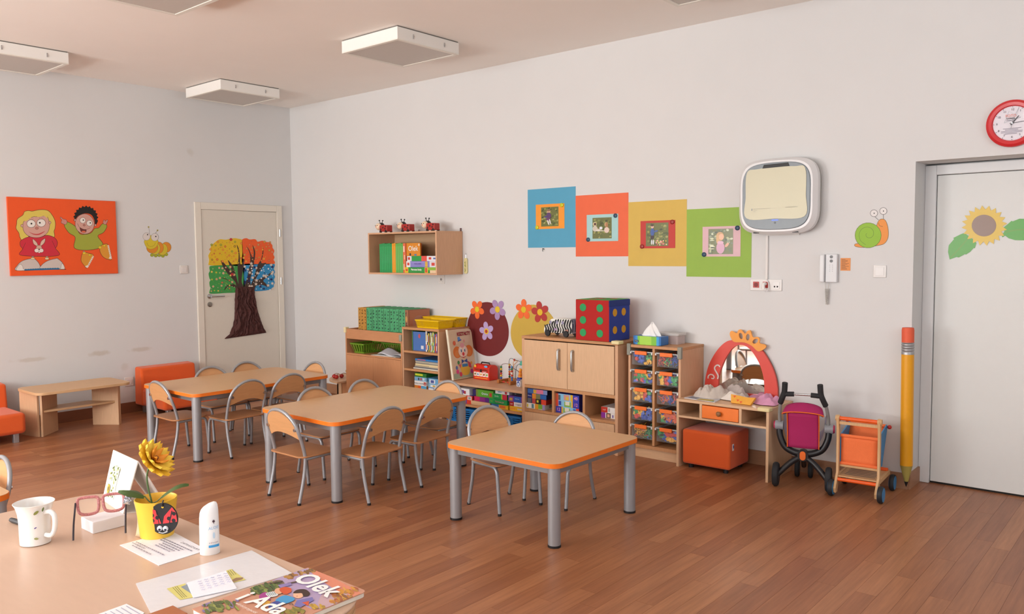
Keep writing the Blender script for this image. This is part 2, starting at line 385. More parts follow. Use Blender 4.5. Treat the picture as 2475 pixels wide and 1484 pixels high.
# ------------------------------------------------------------------ ceiling lamps
LAMPS = [(.22, -1.34, 'square white ceiling lamp nearest the corner above the tree door'), (2.755, -1.43, 'square white ceiling lamp in the middle, above the wall shelf'),
         (.22, -3.30, 'square white ceiling lamp cut by the left edge, above the orange picture'), (2.755, -3.38, 'ceiling lamp cut by the top edge, left of the middle lamp'),
         (5.27, -1.40, 'ceiling lamp tip at the top edge, right of the middle lamp')]
def lamp():
    t = thing('ceiling_lamp', '', 'ceiling lamp'); s = .635
    obj('housing', M().box(0, s, 0, s, .006, .092), mat('#f1efea', .45, var=.01), t, bevel=.003)
    fr = M(); fr.ring([(0, 0), (s, 0), (s, s), (0, s)], [(.03, .03), (s-.03, .03), (s-.03, s-.03), (.03, s-.03)], 0, .008, 'z')
    obj('frame', fr, mat('#eae7dd', .4, var=.01), t, bevel=.002)
    obj('diffuser', M().box(.028, s-.028, .028, s-.028, .004, .01), mat('#c9c4bd', .5, var=.02, bump=.3, bscale=300), t)
    for q in (.15, .47):
        obj('clip', M().box(s, s+.004, q, q+.010, .03, .062).box(s, s+.008, q, q+.010, .042, .05), CHROME, t)
    obj('mounting_gap', M().box(.006, s-.006, .006, s-.006, .092, .1), mat('#77736e', .8), t)
    return t
L0 = None
for x, y, lab in LAMPS:
    t = lamp() if L0 is None else copy_tree(L0); L0 = L0 or t
    t.location = (x, y, CH-.1); t['label'] = lab; t['group'] = 'square ceiling lamps'
# ------------------------------------------------------------------ children's tables and chairs
ORANGE_EDGE = mat('#f47c20', .4, var=.04)
def table(label, x0, x1, y0, y1, h, group='tables with orange edges'):
    t = thing('children_table', label, 'table', ((x0+x1)/2, (y0+y1)/2, 0), 0, group)
    a, b = (x1-x0)/2, (y1-y0)/2
    o = rrect(-a, a, -b, b, .07, 8)
    obj('tabletop', M().prism(rrect(-a+.002, a-.002, -b+.002, b-.002, .069, 8), h-.024, h), TOPW, t, smooth=True)
    eb = M().ring(o, rrect(-a+.0015, a-.0015, -b+.0015, b-.0015, .069, 8), h-.025, h-.0015, 'z')
    obj('edge_band', eb, ORANGE_EDGE, t, smooth=True)
    i = .05
    ap = M()
    for s in (-1, 1):
        ap.box(-a+i, a-i, s*(b-i)-.012, s*(b-i)+.012, h-.062, h-.025); ap.box(s*(a-i)-.012, s*(a-i)+.012, -b+i, b-i, h-.062, h-.025)
    obj('apron', ap, mat('#8f9092', .4, .4, var=.03), t)
    for sx in (-1, 1):
        for sy in (-1, 1):
            p = (sx*(a-i), sy*(b-i))
            l = obj('leg', M().cyl((*p, .012), (*p, h-.025), .033, n=24), SILVER, t, smooth=True)
            obj('foot', M().cyl((*p, 0), (*p, .012), .0345, n=24), BLACK, l, smooth=True)
    return t
table('low square table with orange edge, nearest the middle of the floor', 4.62, 5.42, -2.25, -1.43, .44)
table('long table with orange edge between the square table and the far table', 3.135, 3.935, -2.48, -1.285, .50)
table('farthest long orange-edged table, in front of the tree door', 1.54, 2.34, -2.505, -1.285, .505)
table('table corner with orange edge at the left edge, beyond the desk', 3.23, 4.03, -5.42, -4.225, .50)
PLY = wood('#d6a06e', 'x', .38); PLYS = wood('#b98258', 'y', .38)
def make_chair():
    t = thing('stacking_chair', '', 'chair')
    w = .158; r = .0106
    def upright(s):
        return [(s*w, -.145, .008), (s*w, -.132, .06), (s*w, -.108, .16), (s*w, -.096, .25), (s*w, -.098, .30), (s*w, -.118, .38), (s*.157, -.135, .43)]
    top = [(.157*cos(R(q)), -.135-.038*sin(R(q)), .43+.138*sin(R(q))) for q in range(0, 181, 12)]
    path = smooth2(upright(1), False, 4)[:-1]+top+smooth2(upright(-1), False, 4)[::-1][1:]
    obj('rear_frame', M().tube(path, r, 10), SILVER, t, smooth=True)
    for s in (-1, 1):
        fp = [(s*w, -.10, .27), (s*w, -.02, .272), (s*w, .08, .274), (s*w, .112, .268), (s*w, .128, .245), (s*w, .134, .2), (s*w, .142, .1), (s*w, .15, .008)]
        obj('front_leg', M().tube(smooth2(fp, False, 4), r, 10), SILVER, t, smooth=True)
    obj('cross_bar', M().tube([(-w, -.05, .268), (w, -.05, .268)], .008, 8).tube([(-w, .09, .268), (w, .09, .268)], .008, 8), SILVER, t, smooth=True)
    for x, y in ((w, -.146), (-w, -.146), (w, .15), (-w, .15)):
        obj('foot_cap', M().cyl((x, y, 0), (x, y, .014), .0112, n=10), BLACK, t, smooth=True)
    so = rrect(-.175, .175, -.135, .145, .05, 5)
    st = M()
    def seat(u, v):
        x = -.175+.35*u; y = -.135+.28*v; return x, y
    st.prism(so, .281, .291)
    obj('seat', st, PLYS, t, smooth=True, bevel=.002)
    # curved plywood backrest filling the arch
    outl = [(.149*cos(R(q)), .43+.13*sin(R(q))) for q in range(-8, 189, 14)]
    low = [(-.146, .392), (-.09, .414), (-.045, .425), (0, .429), (.045, .425), (.09, .414), (.146, .392)]
    o2 = outl+low
    def yb(x, z): return -.135-.038*max(0, min(1, (z-.43)/.138))+.02*(z < .43)*(.43-z)/.05 - .016*(1-(x/.15)**2)
    n = len(o2); bk = M()
    bk.add([(x, yb(x, z)-.004, z) for x, z in o2]+[(x, yb(x, z)+.004, z) for x, z in o2], [tuple(range(n-1, -1, -1)), tuple(range(n, 2*n))]+[(i, (i+1) % n, n+(i+1) % n, n+i) for i in range(n)])
    bo = obj('backrest', bk, PLY, t, smooth=True)
    for s in (-1, 1):
        obj('bracket', M().lathe([(.011, -.006), (.011, .006)], 12, (s*.140, -.152, .455), 'y').tube([(s*.14, -.158, .455), (s*.14, -.136, .455)], .004, 8), CHROME, bo, smooth=True)
    return t
CH0 = make_chair()
CHAIRS = [
 (1.93, -2.40, 0, 'chair at the left end of the farthest table, back to the desk'),
 (2.262, -2.11, 93, 'left of the two chairs on the near side of the farthest table'),
 (2.244, -1.735, 93, 'right of the two chairs on the near side of the farthest table'),
 (1.68, -1.905, -90, 'left chair behind the farthest table, beside the orange armchair'),
 (1.64, -1.545, -90, 'right chair behind the farthest table, in front of the tree door'),
 (1.975, -1.335, 180, 'chair at the right end of the farthest table, near the corner table'),
 (3.604, -2.47, 0, 'chair at the left end of the middle table, nearest the flower pot'),
 (3.93, -2.2, 94, 'left of the two chairs on the near side of the middle table'),
 (3.905, -1.745, 94, 'right of the two chairs on the near side of the middle table'),
 (3.275, -2.02, -90, 'left chair peeking over the back edge of the middle table'),
 (3.275, -1.58, -90, 'right chair peeking over the back of the middle table, before the cupboard'),
 (3.665, -1.395, 180, 'chair at the right end of the middle table, before the low shelf'),
 (4.711, -1.827, -100, 'chair at the left side of the square table, its backrest turned away'),
 (4.909, -1.54, 180, 'chair behind the square table, in front of the tall cabinet'),
 (3.60, -4.30, 180, 'chair cut by the left edge, beside the table corner')]
for i, (x, y, a, lab) in enumerate(CHAIRS):
    t = CH0 if i == 0 else copy_tree(CH0)
    t.location = (x, y, 0); t.rotation_euler = (0, 0, R(a)); t.scale = (1, 1, .9 if i == 13 else 1); t['label'] = lab; t['group'] = 'plywood chairs with grey tube frames'
# ------------------------------------------------------------------ armchairs and low bench on the left wall
OFAB = mat('#e05f2a', .9, var=.07, scale=400, bump=.35, sheen=.2, spec=.2)
def armchair(label, y0, y1):
    t = thing('armchair', label, 'armchair', (.02, (y0+y1)/2, 0), 0, 'orange armchairs by the left wall'); w = (y1-y0)/2
    obj('seat', M().box(.10, .58, -w+.004, w-.004, .075, .245), OFAB, t, bevel=.03, seg=4)
    bk = M().prism([(0, .075), (.17, .075), (.17, .24), (.15, .435), (.02, .445)], -w, w, 'y')
    obj('backrest', bk, OFAB, t, bevel=.02, seg=4)
    for x in (.05, .50):
        for y in (-w+.05, w-.09): obj('leg', M().box(x, x+.04, y, y+.04, 0, .08), mat('#b5b7ba', .35, .8), t, bevel=.002)
    return t
armchair('orange fabric armchair in front of the white wall, behind the far table', -1.86, -1.31)
armchair('orange fabric armchair cut by the left edge of the photo', -3.56, -3.005)
t = thing('low_bench_table', 'light wooden low table with undershelf between the two orange armchairs', 'table', (.46, -2.57, 0))
obj('tabletop', M().prism(rrect(-.24, .24, -.385, .385, .07, 6), .378, .40), wood('#d3ab80', 'y'), t, smooth=True, bevel=.002)
def leg_panel(a, b):
    a, b = Vector(a)-Vector((.46, -2.57)), Vector(b)-Vector((.46, -2.57)); d = (b-a).normalized(); n = Vector((-d.y, d.x))*.009
    obj('leg_panel', M().prism([tuple(a+n), tuple(b+n), tuple(b-n), tuple(a-n)], 0, .378), LIGHT, t, bevel=.001)
leg_panel((.485, -2.856), (.310, -2.672)); leg_panel((.468, -2.872), (.235, -2.925)); leg_panel((.498, -2.222), (.308, -2.368)); leg_panel((.475, -2.205), (.24, -2.19))
obj('undershelf', M().prism([(.02, -.265), (.02, .33), (-.05, .28), (-.19, .18), (-.19, -.14), (-.05, -.22)], .20, .218), wood('#d3ab80', 'y'), t, bevel=.001)
# ------------------------------------------------------------------ cabinets along the right wall
from mathutils.geometry import tessellate_polygon
from mathutils import noise as NZ3
def prism_holes(m, loops, a, b, ax='y'):
    def w(p, d): return {'z': (p[0], p[1], d), 'y': (p[0], d, p[1]), 'x': (d, p[0], p[1])}[ax]
    flat = [p for l in loops for p in l]; tri = tessellate_polygon([[Vector((p[0], p[1], 0)) for p in l] for l in loops])
    n = len(flat); vs = [w(p, a) for p in flat]+[w(p, b) for p in flat]
    fs = [tuple(t) for t in tri]+[tuple(i+n for i in reversed(t)) for t in tri]; k = 0
    for l in loops:
        q = len(l); fs += [(k+i, k+(i+1) % q, n+k+(i+1) % q, n+k+i) for i in range(q)]; k += q
    return m.add(vs, fs)
def item(name, label, cat, x0, x1, y0, y1, z0, z1, hexc, group=None, prints=None, side=None, lid=None, words=None, rz=0, bevel=.0015, rough=.35):
    """a box-shaped thing; prints: [(u0,u1,v0,v1,colour)] on its front, side: the same on its +X face"""
    cx, cy = (x0+x1)/2, (y0+y1)/2; a, b, h = (x1-x0)/2, (y1-y0)/2, z1-z0
    o = obj(name, M().box(-a, a, -b, b, 0, h), mat(hexc, rough, var=.04), None, bevel=bevel)
    o.location = (cx, cy, z0); o.rotation_euler = (0, 0, rz); tag(o, label, cat, group)
    if prints:
        A = Art(lambda u, v: (-a+2*a*u, h*v), lambda p, q, d: (p, -b-d, q), rough=rough)
        for p in prints:
            if len(p) == 5: A.rect(p[0], p[2], p[1], p[3], p[4])
            else: A.ell(*p[:4], p[5], n=12)
        A.build('front_print', o)
    if side:
        A = Art(lambda u, v: (-b+2*b*u, h*v), lambda p, q, d: (a+d, p, q), rough=rough)
        for p in side: A.rect(p[0], p[2], p[1], p[3], p[4])
        A.build('side_print', o)
    if lid:
        obj('lid', M().box(-a-.0012, a+.0012, -b-.0012, b+.0012, h*.42, h+.001), mat(lid, rough, var=.04), o, bevel=.001)
    for wd in words or []:
        s, u, v, sz, col = wd[:5]; text(s, sz*h, front(-a+2*a*u, -b-.0022, h*v), col, o, bold=wd[5] if len(wd) > 5 else 0, sx=wd[6] if len(wd) > 6 else 1)
    return o
def cab(name, label, x0, x1, yf, cat='cabinet'):
    t = thing(name, label, cat, (x0, 0, 0)); return t, x1-x0, yf+.002
G = .018
# --- A: cupboard with a rail and an open tray, left
t, w, f = cab('cupboard', 'beech cupboard with open tray and two plain doors, under the row of binders', 1.41, 2.236, -.40)
for x in (0, w-G): obj('side_panel', M().box(x, x+G, f, -.002, 0, .776), DARKB, t, bevel=.001)
obj('top_rail', M().box(G, w-G, f, f+G, .679, .776), DARKBX, t, bevel=.001)
obj('top_panel', M().box(G, w-G, f+G, -.01, .69, .708), DARKBX, t)
obj('shelf', M().box(G, w-G, f, -.01, .522, .538), DARKBX, t)
obj('back_panel', M().box(G, w-G, -.012, -.004, 0, .776), DARKB, t)
obj('floor_panel', M().box(G, w-G, f+.02, -.012, .06, .078), DARKB, t)
for i in range(2):
    a = G+.001+i*(w-2*G)/2
    d = obj('door', M().box(a, a+(w-2*G)/2-.002, f-.001, f+.016, .062, .520), DARKB, t, bevel=.001)
obj('plinth', M().box(G, w-G, f+.03, f+.045, 0, .06), DARKB, t)
obj('corner_guard', M().box(-.012, .02, f-.012, f+.03, .735, .79), mat('#e8d9a8', .6), t, bevel=.004)
obj('corner_guard', M().box(w-.03, w+.0015, f-.012, f+.02, .70, .76), mat('#9a9a88', .6), t, bevel=.004)
# row of binders on the cupboard
n = 17; bx = 1.53; bw = .0425
for i in range(n):
    och = i < 3; last = i == n-1
    x0 = bx+i*bw
    col = '#c08c3c' if och else ('#a06a4e' if last else '#4fa873')
    ON = ['first', 'second', 'third', 'fourth', 'fifth', 'sixth', 'seventh', 'eighth', 'ninth', 'tenth', 'eleventh', 'twelfth', 'thirteenth']
    lab = '%s ochre binder from the left in the row on the cupboard' % ON[i] if och else ('brown patterned binder at the right end of the row on the cupboard' if last else '%s green binder after the ochre ones in the row on the cupboard' % ON[i-3])
    o = item('binder', lab, 'binder', x0+.001, x0+bw-.001, -.33, -.05, .708, .985+.004*(i % 2), col, 'binders on the cupboard', rough=.6)
    A = Art(lambda u, v: (-bw/2+bw*u, .277*v), lambda p, q, d: (p, -.14-d, q)); q = random.Random(i)
    ink = '#5a3a16' if och else '#1d3f33'
    for r in range(8):
        v = .06+r*.115
        A.line([(.3, v), (.75, v+q.uniform(-.01, .05))], .0, ink) if 0 else None
        for s in range(3):
            p = [(.25+.5*q.random(), v+.085*q.random()) for _ in range(2)]
            A.line(p, .035, ink, smooth=False)
    if i in (2, 4, 6, 8, 10, 13): A.rect(.93, .03, 1.0, .97, '#2a2418')
    if last:
        A.ell(.5, .4, .4, .12, '#5b3b2a'); A.ell(.45, .7, .3, .1, '#c9a05a')
    A.build('spine_lettering', o)
    if last:
        B = Art(lambda u, v: (-.14+.28*u, .277*v), lambda p, q2, d: (bw/2-.001+d, p, q2)); B.rect(.05, .05, .98, .98, '#b9785a'); B.ell(.5, .55, .3, .25, '#b58072'); B.ell(.2, .3, .12, .15, '#a06a52'); B.build('cover_print', o)
# baskets
def basket(name, label, x0, x1, y0, y1, z0, z1, hexc, tap=.02, slots='v', group=None, rz=0, n=12, rough=.35):
    cx, cy = (x0+x1)/2, (y0+y1)/2; a, b, h = (x1-x0)/2, (y1-y0)/2, z1-z0
    t = thing(name, label, 'basket', (cx, cy, z0), rz, group); m = mat(hexc, rough, var=.05)
    obj('bottom', M().box(-a+tap, a-tap, -b+tap, b-tap, 0, .004), m, t)
    def P(s, u, v, off=0):        # side s, along u 0..1, height v 0..1
        k = tap*(1-v)
        c = [(-a+k, -b+k), (a-k, -b+k), (a-k, b-k), (-a+k, b-k)]
        p, q = c[s], c[(s+1) % 4]; x, y = p[0]+(q[0]-p[0])*u, p[1]+(q[1]-p[1])*u
        nx, ny = ((0, -1), (1, 0), (0, 1), (-1, 0))[s]
        return (x-nx*off, y-ny*off, h*v)
    sl = M()
    def cell(s, u0, u1, v0, v1):
        vs = [P(s, u, v, o) for o in (0, .003) for u, v in ((u0, v0), (u1, v0), (u1, v1), (u0, v1))]
        sl.add(vs, [(0, 1, 2, 3), (7, 6, 5, 4), (0, 4, 5, 1), (1, 5, 6, 2), (2, 6, 7, 3), (3, 7, 4, 0)])
    for s in range(4):
        L = 2*a if s % 2 == 0 else 2*b; k = max(3, int(n*L/(2*max(a, b))))
        cell(s, 0, 1, .0, .14); cell(s, 0, 1, .86, 1)
        if slots == 'v':
            for i in range(k+1): cell(s, max(0, (i-.22)/k), min(1, (i+.22)/k), .14, .86)
        elif slots == 'h':
            for i in range(5): cell(s, max(0, i/4-.035), min(1, i/4+.035), .14, .86)
            for r in range(5): cell(s, 0, 1, .14+.72*(r+.0)/5+.03, .14+.72*(r+.0)/5+.095)
        else:
            k *= 2
            for i in range(k+1): cell(s, max(0, (i-.16)/k), min(1, (i+.16)/k), .14, .86)
            for r in range(6): cell(s, 0, 1, .14+.12*r, .17+.12*r)
    obj('lattice_sides', sl, m, t)
    rim = M().ring(rrect(-a-.006, a+.006, -b-.006, b+.006, .012, 3), rrect(-a+.002, a-.002, -b+.002, b-.002, .008, 3), h-.006, h+.002, 'z')
    obj('rim', rim, m, t)
    return t
basket('slotted_basket', 'green slotted plastic basket in the cupboard tray', 1.465, 1.67, -.385, -.10, .539, .635, '#6f9a2a', .03, 'v', n=8)
basket('slotted_basket', 'green slotted plastic basket standing behind, beside the loose papers', 1.70, 2.12, -.19, -.04, .539, .64, '#5f8a28', .03, 'v', n=14)
PAPER = mat('#e9e8ea', .7, var=.02)
def sheet(name, label, cat, pts, z, hexc='#efeef0', group=None, curl=None, thick=.0012):
    m = M(); n = len(pts); cx = sum(p[0] for p in pts)/n; cy = sum(p[1] for p in pts)/n
    q = [(p[0]-cx, p[1]-cy) for p in pts]
    o = obj(name, m.prism(q, 0, thick), mat(hexc, .6, var=.02), None); o.location = (cx, cy, z); return tag(o, label, cat, group)
for i, (dx, col, rz) in enumerate(((0, '#e6e3dc', 4), (.02, '#d9c9b0', -6), (.05, '#e9e9ec', 9))):
    o = item('paper_sheet', ['cream sheet lying lowest in the cupboard tray', 'buff sheet in the middle of the papers in the cupboard tray', 'white sheet on top of the flat papers in the cupboard tray'][i], 'paper', 1.78+dx, 2.12+dx, -.385, -.205, .5385+.003*i, .541+.003*i, col, 'loose papers in the cupboard tray', rz=R(rz)*.4, bevel=0)
cp = M()
def curl(u, v):
    x = 1.86+.34*u; y = -.375+.14*v; z = .556+.05*(1-u)**1.5*v+.055*max(0, u-.62)*2*v+.008*sin(9*u)
    return (x, y, z)
cp.grid(curl, 16, 6)
o = obj('paper_sheet', cp, mat('#dfe2ea', .6, var=.02), None, smooth=True, fix=False); tag(o, 'curled white sheet bulging out of the cupboard tray', 'paper', 'loose papers in the cupboard tray')
md = o.modifiers.new('thick', 'SOLIDIFY'); md.thickness = .001
tag(obj('orange_cutout', M().prism(smooth2([(2.02, .585), (2.05, .605), (2.09, .60), (2.10, .585), (2.06, .57)]), -.21, -.20, 'y'), mat('#e9812b', .6), None), 'orange paper cutout behind the curled sheet in the cupboard tray', 'paper')
# --- B: bookcase
t, w, f = cab('bookcase', 'beech bookcase with three open shelves, the yellow basket on top', 2.24, 2.722, -.40, 'bookcase')
for x in (0, w-G): obj('side_panel', M().box(x, x+G, f, -.002, 0, .814), BEECH, t, bevel=.001)
obj('top_panel', M().box(-.001, w+.001, f-.002, -.002, .814, .836), EDGE, t, bevel=.002)
for z in (.601, .436, .25, .06): obj('shelf', M().box(G, w-G, f+.004, -.01, z, z+.019), EDGE, t)
obj('back_panel', M().box(G, w-G, -.012, -.004, 0, .814), wood('#b98a6a'), t)
basket('mesh_basket', 'yellow mesh basket at the front of the bookcase top', 2.40, 2.70, -.38, -.18, .8365, .908, '#eec400', .014, 'm', 'yellow mesh baskets', n=16)
basket('mesh_basket', 'yellow mesh basket at the back of the bookcase top, by the wall', 2.27, 2.70, -.16, -.01, .8365, .916, '#e8be00', .014, 'm', 'yellow mesh baskets', n=16)
# books standing on the top shelf of the bookcase
zs = .6205
item('picture_book', 'thin green book at the left of the bookcase top shelf', 'book', 2.315, 2.322, -.35, -.15, zs, .80, '#4c8a4a', rz=R(4))
o = item('picture_book', 'blue rounded picture book facing out on the bookcase top shelf', 'book', 2.335, 2.495, -.345, -.333, zs, .795, '#4a72b4', prints=[(.62, .82, .1, .28, '#d8dadf')], rz=R(4))
A = Art(ID, lambda p, q, d: (p, -.006-d, q)); A.ell(0, .135, .014, .02, '#c0505a'); A.build('emblem', o)
xx = 2.512
for i, (bw_, col, hh) in enumerate(((.018, '#e8e4dc', .195), (.012, '#26262a', .188), (.016, '#c7b84a', .185), (.01, '#3a3a3e', .18), (.014, '#d8d8cc', .186), (.012, '#7aa050', .178), (.016, '#c9d06a', .182), (.012, '#5a86b0', .175), (.014, '#c04a3e', .18), (.012, '#8a6ab0', .172))):
    item('picture_book', ['white spined book leaning beside the blue picture book', 'black spined thin book right of the white spine', 'mustard spined book among the upright books', 'charcoal thin book among the upright books', 'pale grey spined book among the upright books', 'leaf green thin book among the upright books', 'lime spined book among the upright books', 'steel blue thin book among the upright books', 'red spined book near the right end of the top shelf', 'violet spined book at the right end of the top shelf'][i], 'book', xx, xx+bw_, -.36, -.16, zs, zs+hh-.008*(i % 3), col, 'upright books in the bookcase', prints=[(.2, .8, .1, .35, ['#c84a2e', '#e8e8e8', '#2f6f9f', '#e9c93a'][i % 4]), (.25, .75, .5, .85, ['#2b2b2b', '#d8b83a', '#ffffff', '#b03a5a'][(i+1) % 4])])
    xx += bw_+.0012
z = .4555
for i, (hh, col, dx) in enumerate(((.012, '#d9d3c2', -.02), (.008, '#5d6470', -.006), (.009, '#a9a393', .0), (.02, '#e2cfa0', .006), (.009, '#8f8c80', .012), (.012, '#bfb8a6', .01), (.008, '#777c84', .004), (.016, '#2f7ec2', .006))):
    item('magazine', ['cream book at the bottom of the bookcase magazine pile', 'slate magazine second from the bottom of the pile', 'taupe magazine third from the bottom of the pile', 'yellowed thick book in the middle of the pile', 'grey-brown magazine above the yellowed book', 'beige magazine in the upper pile', 'blue-grey magazine under the blue one', 'blue magazine on top of the bookcase pile'][i], 'magazine', 2.375+dx, 2.685, -.37, -.12, z, z+hh, col, 'magazine pile in the bookcase', prints=[(.1, .45, .3, .7, '#d9574a')] if i == 7 else [(.0, .6, .15, .3, '#6d6a62')], bevel=.0005)
    z += hh+.0003
z = .2695
for i, (hh, col, x0, pr, wd) in enumerate(((.036, '#d8893a', 2.372, [(.3, .55, 0, 1, '#e2622a'), (.55, 1, 0, 1, '#58a6d4')], None),
        (.042, '#f0efec', 2.372, [(.78, .99, .2, .85, '#b8352c')], [('Kolory i kształty', .4, .5, .45, '#3a3a3a'), ('trefl', .88, .5, .36, '#ffffff')]),
        (.036, '#7fb4d8', 2.374, [(.3, .42, .2, .8, '#4a4a52'), (.5, .62, .2, .8, '#d0483e'), (.7, .85, .2, .8, '#d8e4ec')], None), (.036, '#2f7a34', 2.378, [(.05, .7, .35, .8, '#cdd23a')], None))):
    item('board_game', ['orange and blue game box lowest on the bookcase bottom shelf', 'white game box with red badge second in the bookcase pile', 'sky blue game box under the green one in the bookcase', 'green game box on top of the bookcase bottom pile'][i], 'board game', x0, 2.53, -.375, -.15, z, z+hh, col, 'games in the bookcase', pr, words=wd)
    z += hh+.0004
z = .2695
for i, (hh, col) in enumerate(((.03, '#3a72b8'), (.034, '#8fc0dc'), (.05, '#6fb0dc'))):
    item('card_game', ['dark blue small box at the bottom right of the bookcase', 'pale blue small box in the middle of the right small pile', 'sky blue small box with white panel on top of the right small pile'][i], 'board game', 2.545+.004*i, 2.695, -.37, -.2, z, z+hh, col, 'games in the bookcase', [[(.05, .5, .1, .9, '#dfe4ea')], [(.2, .75, .2, .8, '#eef0f0'), (.4, .6, .3, .7, '#d8b03a')], [(.1, .6, .1, .8, '#e8ecf2'), (.2, .5, .2, .7, '#4a5aa0')]][i])
    z += hh+.0004
# --- C: low shelf
t, w, f = cab('low_shelf', 'low beech shelf unit between bookcase and tall cabinet', 2.724, 3.688, -.40, 'shelf')
obj('top_panel', M().box(0, w, f-.002, -.002, .363, .384), BEECH_X, t, bevel=.002)
for x in (0, w-G): obj('side_panel', M().box(x, x+G, f, -.002, 0, .363), BEECH, t)
obj('shelf', M().box(G, w-G, f+.002, -.01, .187, .206), EDGE, t)
obj('floor_panel', M().box(G, w-G, f+.002, -.01, .012, .03), BEECH_X, t)
obj('back_panel', M().box(G, w-G, -.012, -.004, 0, .363), wood('#b98a6a'), t)
basket('storage_crate', 'blue slotted crate under the low shelf, left', 2.775, 3.20, -.39, -.08, .0305, .165, '#1f77bd', .012, 'h', 'blue crates')
basket('storage_crate', 'blue slotted crate under the low shelf, right beside the tall cabinet', 3.235, 3.655, -.39, -.08, .0305, .165, '#1f77bd', .012, 'h', 'blue crates')
fc = on_right(crop(1080, 910, 1300, 1060, 2177, 1484), -.375)
def gx(a): return fc(a, 560)[0]
Z0 = .2065; GG = 'games on the low shelf'
item('board_game', 'violet and red game box at the left of the low shelf', 'board game', gx(370), gx(610), -.375, -.12, Z0, Z0+.072, '#5a4aa8', GG, [(.45, 1, 0, 1, '#d9402f'), (.52, .92, .5, .92, '#e6e0dc'), (.6, .84, .58, .84, '#9a9a9a'), (.05, .35, .05, .45, '#e0912f')], side=[(0, 1, 0, 1, '#b8332c')])
item('board_game', 'blue and white small game box on the violet one', 'board game', gx(250), gx(540), -.375, -.16, Z0+.0725, Z0+.13, '#eef0f2', GG, [(0, .3, 0, 1, '#1f6fb8'), (.4, .56, .25, .75, '#7a4a98'), (.56, .72, .2, .65, '#b03a3a')], words=[('TREFL', .15, .55, .2, '#ffffff')])
item('board_game', 'dark violet game box behind the small white one', 'board game', gx(560), gx(680), -.34, -.1, Z0+.0725, Z0+.125, '#3a2a6a', GG)
item('board_game', 'plain wooden box at the bottom under the magenta game', 'board game', gx(590), gx(1040), -.38, -.13, Z0, Z0+.034, '#cfa880', GG, lid='#d8b48c')
item('board_game', 'magenta to violet game box between wooden box and lime game', 'board game', gx(650), gx(1015), -.37, -.13, Z0+.0365, Z0+.075, '#c02a6a', GG, [(.0, .35, 0, 1, '#c8285a'), (.35, .7, 0, 1, '#8a2a80'), (.7, 1, 0, 1, '#5f2a86')])
item('board_game', 'lime green game box on the magenta one', 'board game', gx(690), gx(1100), -.37, -.13, Z0+.0755, Z0+.138, '#5fa834', GG, [(0, .12, 0, 1, '#7a8a3a'), (.78, .92, .2, .7, '#c8463c')], words=[('Gramy', .52, .5, .42, '#d9e8f4', .0006)])
item('board_game', 'yellow and blue game box lowest in the middle pile', 'board game', gx(1065), gx(1460), -.375, -.13, Z0, Z0+.036, '#e9b52a', GG, [(0, .45, 0, 1, '#3a78b8'), (.5, .85, .2, .8, '#e0743a')])
item('board_game', 'emerald green game box with pink lettering in the middle pile', 'board game', gx(1030), gx(1455), -.385, -.13, Z0+.0365, Z0+.078, '#1f9a50', GG, words=[('Pierwsze gry', .6, .55, .45, '#e8a0a8'), ('moje', .14, .55, .3, '#d8d83a')])
item('board_game', 'green and red game box under the white one', 'board game', gx(1090), gx(1430), -.37, -.15, Z0+.0785, Z0+.122, '#1f9a50', GG, [(.64, 1, 0, 1, '#d2304a'), (.6, .68, 0, 1, '#a8c83a')], words=[('skarby', .28, .55, .4, '#e6f4e8')])
item('board_game', 'white game box with blue heading on top of the middle pile', 'board game', gx(1140), gx(1470), -.365, -.15, Z0+.1225, Z0+.152, '#eef0f2', GG, [(.7, .86, .12, .8, '#c43a44')], words=[('państwa', .35, .6, .4, '#2a7ac0', .0004)])
item('board_game', 'amber game box lowest in the right pile of the low shelf', 'board game', gx(1500), gx(1800), -.375, -.13, Z0, Z0+.038, '#eebc2a', GG, [(.05, .45, .3, .7, '#f09a2a'), (.62, .98, .35, .65, '#c9ccd4'), (.0, .03, 0, 1, '#d8902a')])
item('board_game', 'red and white game box reading Origami', 'board game', gx(1490), gx(1800), -.372, -.13, Z0+.0385, Z0+.074, '#f0eeec', GG, [(0, .35, 0, 1, '#b02428')], words=[('trefl', .17, .5, .4, '#ffffff'), ('Origami', .68, .52, .5, '#5a3a6a')])
item('board_game', 'violet and blue game box on the Origami one', 'board game', gx(1465), gx(1798), -.375, -.13, Z0+.0745, Z0+.122, '#7a3f9a', GG, [(.42, .92, 0, 1, '#2a5fb8'), (.1, .32, .2, .7, '#c9a04a')], words=[('zdobywca', .66, .6, .25, '#cfe0f4')])
item('board_game', 'black game box on top of the right pile of the low shelf', 'board game', gx(1490), gx(1790), -.33, -.12, Z0+.1225, Z0+.145, '#2a2a30', GG, words=[('gra', .25, .5, .5, '#d8d8e0')])
